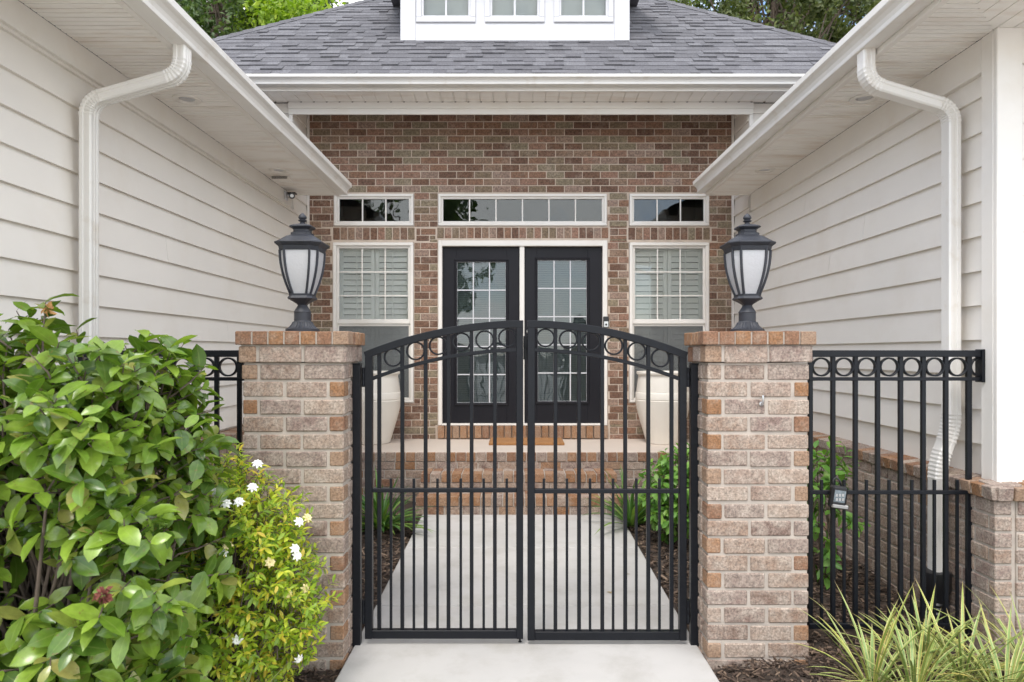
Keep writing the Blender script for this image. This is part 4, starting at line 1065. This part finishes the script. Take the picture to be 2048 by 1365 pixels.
straps('agapanthus', (px(1262, 5.75), 5.75, bedz(px(1262, 5.75), 5.75)), 70, .52, .028, 'dark green strappy plant right of the brick steps', 'plant', M['leaf_strap'], 72, 1.0)
def shrub(name, c, rad, n, L, seed, label, per=7):
    lf, br = bush(c, rad, n, L, per, 1.0, .3, seed, shoot=.15, wr=.5, stem=.003, seg=3)
    t = thing(name, (c[0], c[1], 0), label, 'shrub'); lf.build('leaves', M['leaf_shrub'], t, smooth=True, recalc=False); br.build('branches', M['bark'], t, recalc=False); return t
shrub('hydrangea', (1.24, 5.2, .45), (.27, .34, .34), 210, .075, 81, 'bright green leafy shrub behind the right gate leaf beside the path')
shrub('young_shrub', (1.98, 4.35, .55), (.20, .24, .46), 48, .085, 82, 'sparse leafy shrub behind the fence next to the right pillar', 6)

# fallen leaves and twigs on the path
random.seed(9)
for (x, y, lab, L) in ((690, 1355, 'dry brown twig leaf lying on path before left pillar', .035), (775, 1362, 'curled orange dead leaf at bottom edge of path', .03), (1222, 1186, 'forked dry leaf on path behind right gate leaf', .05), (1256, 1150, 'small brown leaf on path farther behind right gate leaf', .03)):
    Y = F*EYE/(y-CY); Y = Y if y > 1290 else F*(EYE-pathz(F*1.47/(y-CY)))/(y-CY); X = px(x, Y); q = MB()
    q.leaf((X-L/2, Y, pathz(Y)+.004), (1, U(-.5, .5), .05), (0, 0, 1), L, L*.35, .4, .6, 4)
    q.leaf((X, Y, pathz(Y)+.004), (.6, U(.2, .7), .1), (0, 0, 1), L*.6, L*.2, .4, .6, 3)
    tag(q.build('fallen_leaf', M['dry_blade'], None, recalc=False, at=(X, Y, pathz(Y))), lab, 'leaf')

# ------------------------------------------------------------------ trees
def tree(name, x, y, h, rad, nclump, per, lsize, mat, seed, label, zc=None):
    random.seed(seed); t = thing(name, (x, y, -.1), label, 'tree', 'trees around the house')
    zc = zc or h - rad[2]; tr = MB(); lf = MB()
    tr.tube([(x, y, -.1), (x+.1, y, h*.25), (x-.05, y+.1, h*.55), (x+.1, y, h*.85)], [.24, .2, .14, .04], 10)
    c = V((x, y, zc))
    for i in range(nclump):
        d = rdir(); k = .35 + .68*rnd()**.5; cc = c + V((d.x*rad[0], d.y*rad[1], d.z*rad[2]))*k*(1+.18*math.sin(5*d.x+seed)*math.cos(4*d.z))
        if i % 3 == 0:
            s = V((x, y, U(h*.35, h*.8))); tr.tube([s, s.lerp(cc, .5)+V((0, 0, .2)), cc], [.04, .025, .01], 5, cap=False)
        r = U(.30, .66)
        for _ in range(int(per*1.7)):
            p = cc + rdir()*r*rnd()**.6*V((1, 1, .7)).length/1.6
            dd = rdir(); lf.leaf(p, dd, rdir()+V((0, 0, .6)), lsize*U(.8, 1.4), lsize*.6, .2, .2, 2)
    tr.build('trunk', M['bark'], t, smooth=True, recalc=False); lf.build('crown', mat, t, recalc=False)
    return t
tree('oak_tree', -7.4, 17.5, 13.5, (2.9, 2.4, 3.4), 230, 80, .13, M['leaf_tree_dark'], 1, 'dark green tree rising behind the left end of the roof', 10.1)
tree('maple_tree', -5.5, 16.2, 10.6, (1.0, 1.0, 1.3), 46, 60, .13, M['leaf_tree_lime'], 2, 'bright lime green tree just above the left roof hip', 9.0)
tree('oak_tree', -8.4, 21, 12.7, (2.2, 1.8, 2.0), 80, 60, .14, M['leaf_tree_dark'], 3, 'loose crowned tree behind the lime green one', 12.2)
tree('live_oak', 6.6, 17.5, 13.8, (3.4, 2.2, 3.6), 220, 85, .13, M['leaf_tree_olive'], 4, 'olive green tree rising behind the right end of the roof', 10.2)
tree('live_oak', 9.6, 21.0, 15.0, (3.2, 2.0, 3.8), 170, 70, .16, M['leaf_tree_olive'], 8, 'farther olive green tree filling the gap beside the right eave', 11.0)
tree('live_oak', 4.3, 19.5, 13.0, (1.5, 1.5, 1.6), 50, 60, .13, M['leaf_tree_lime'], 5, 'lighter yellow green crown beside the dormer on the right', 11.6)
tree('shade_tree', -5.2, -13.0, 10.5, (4.2, 2.0, 4.0), 110, 26, .34, M['leaf_tree_dark'], 6, 'dark tree behind the viewer, seen only as a reflection in the transom panes', 6.2)
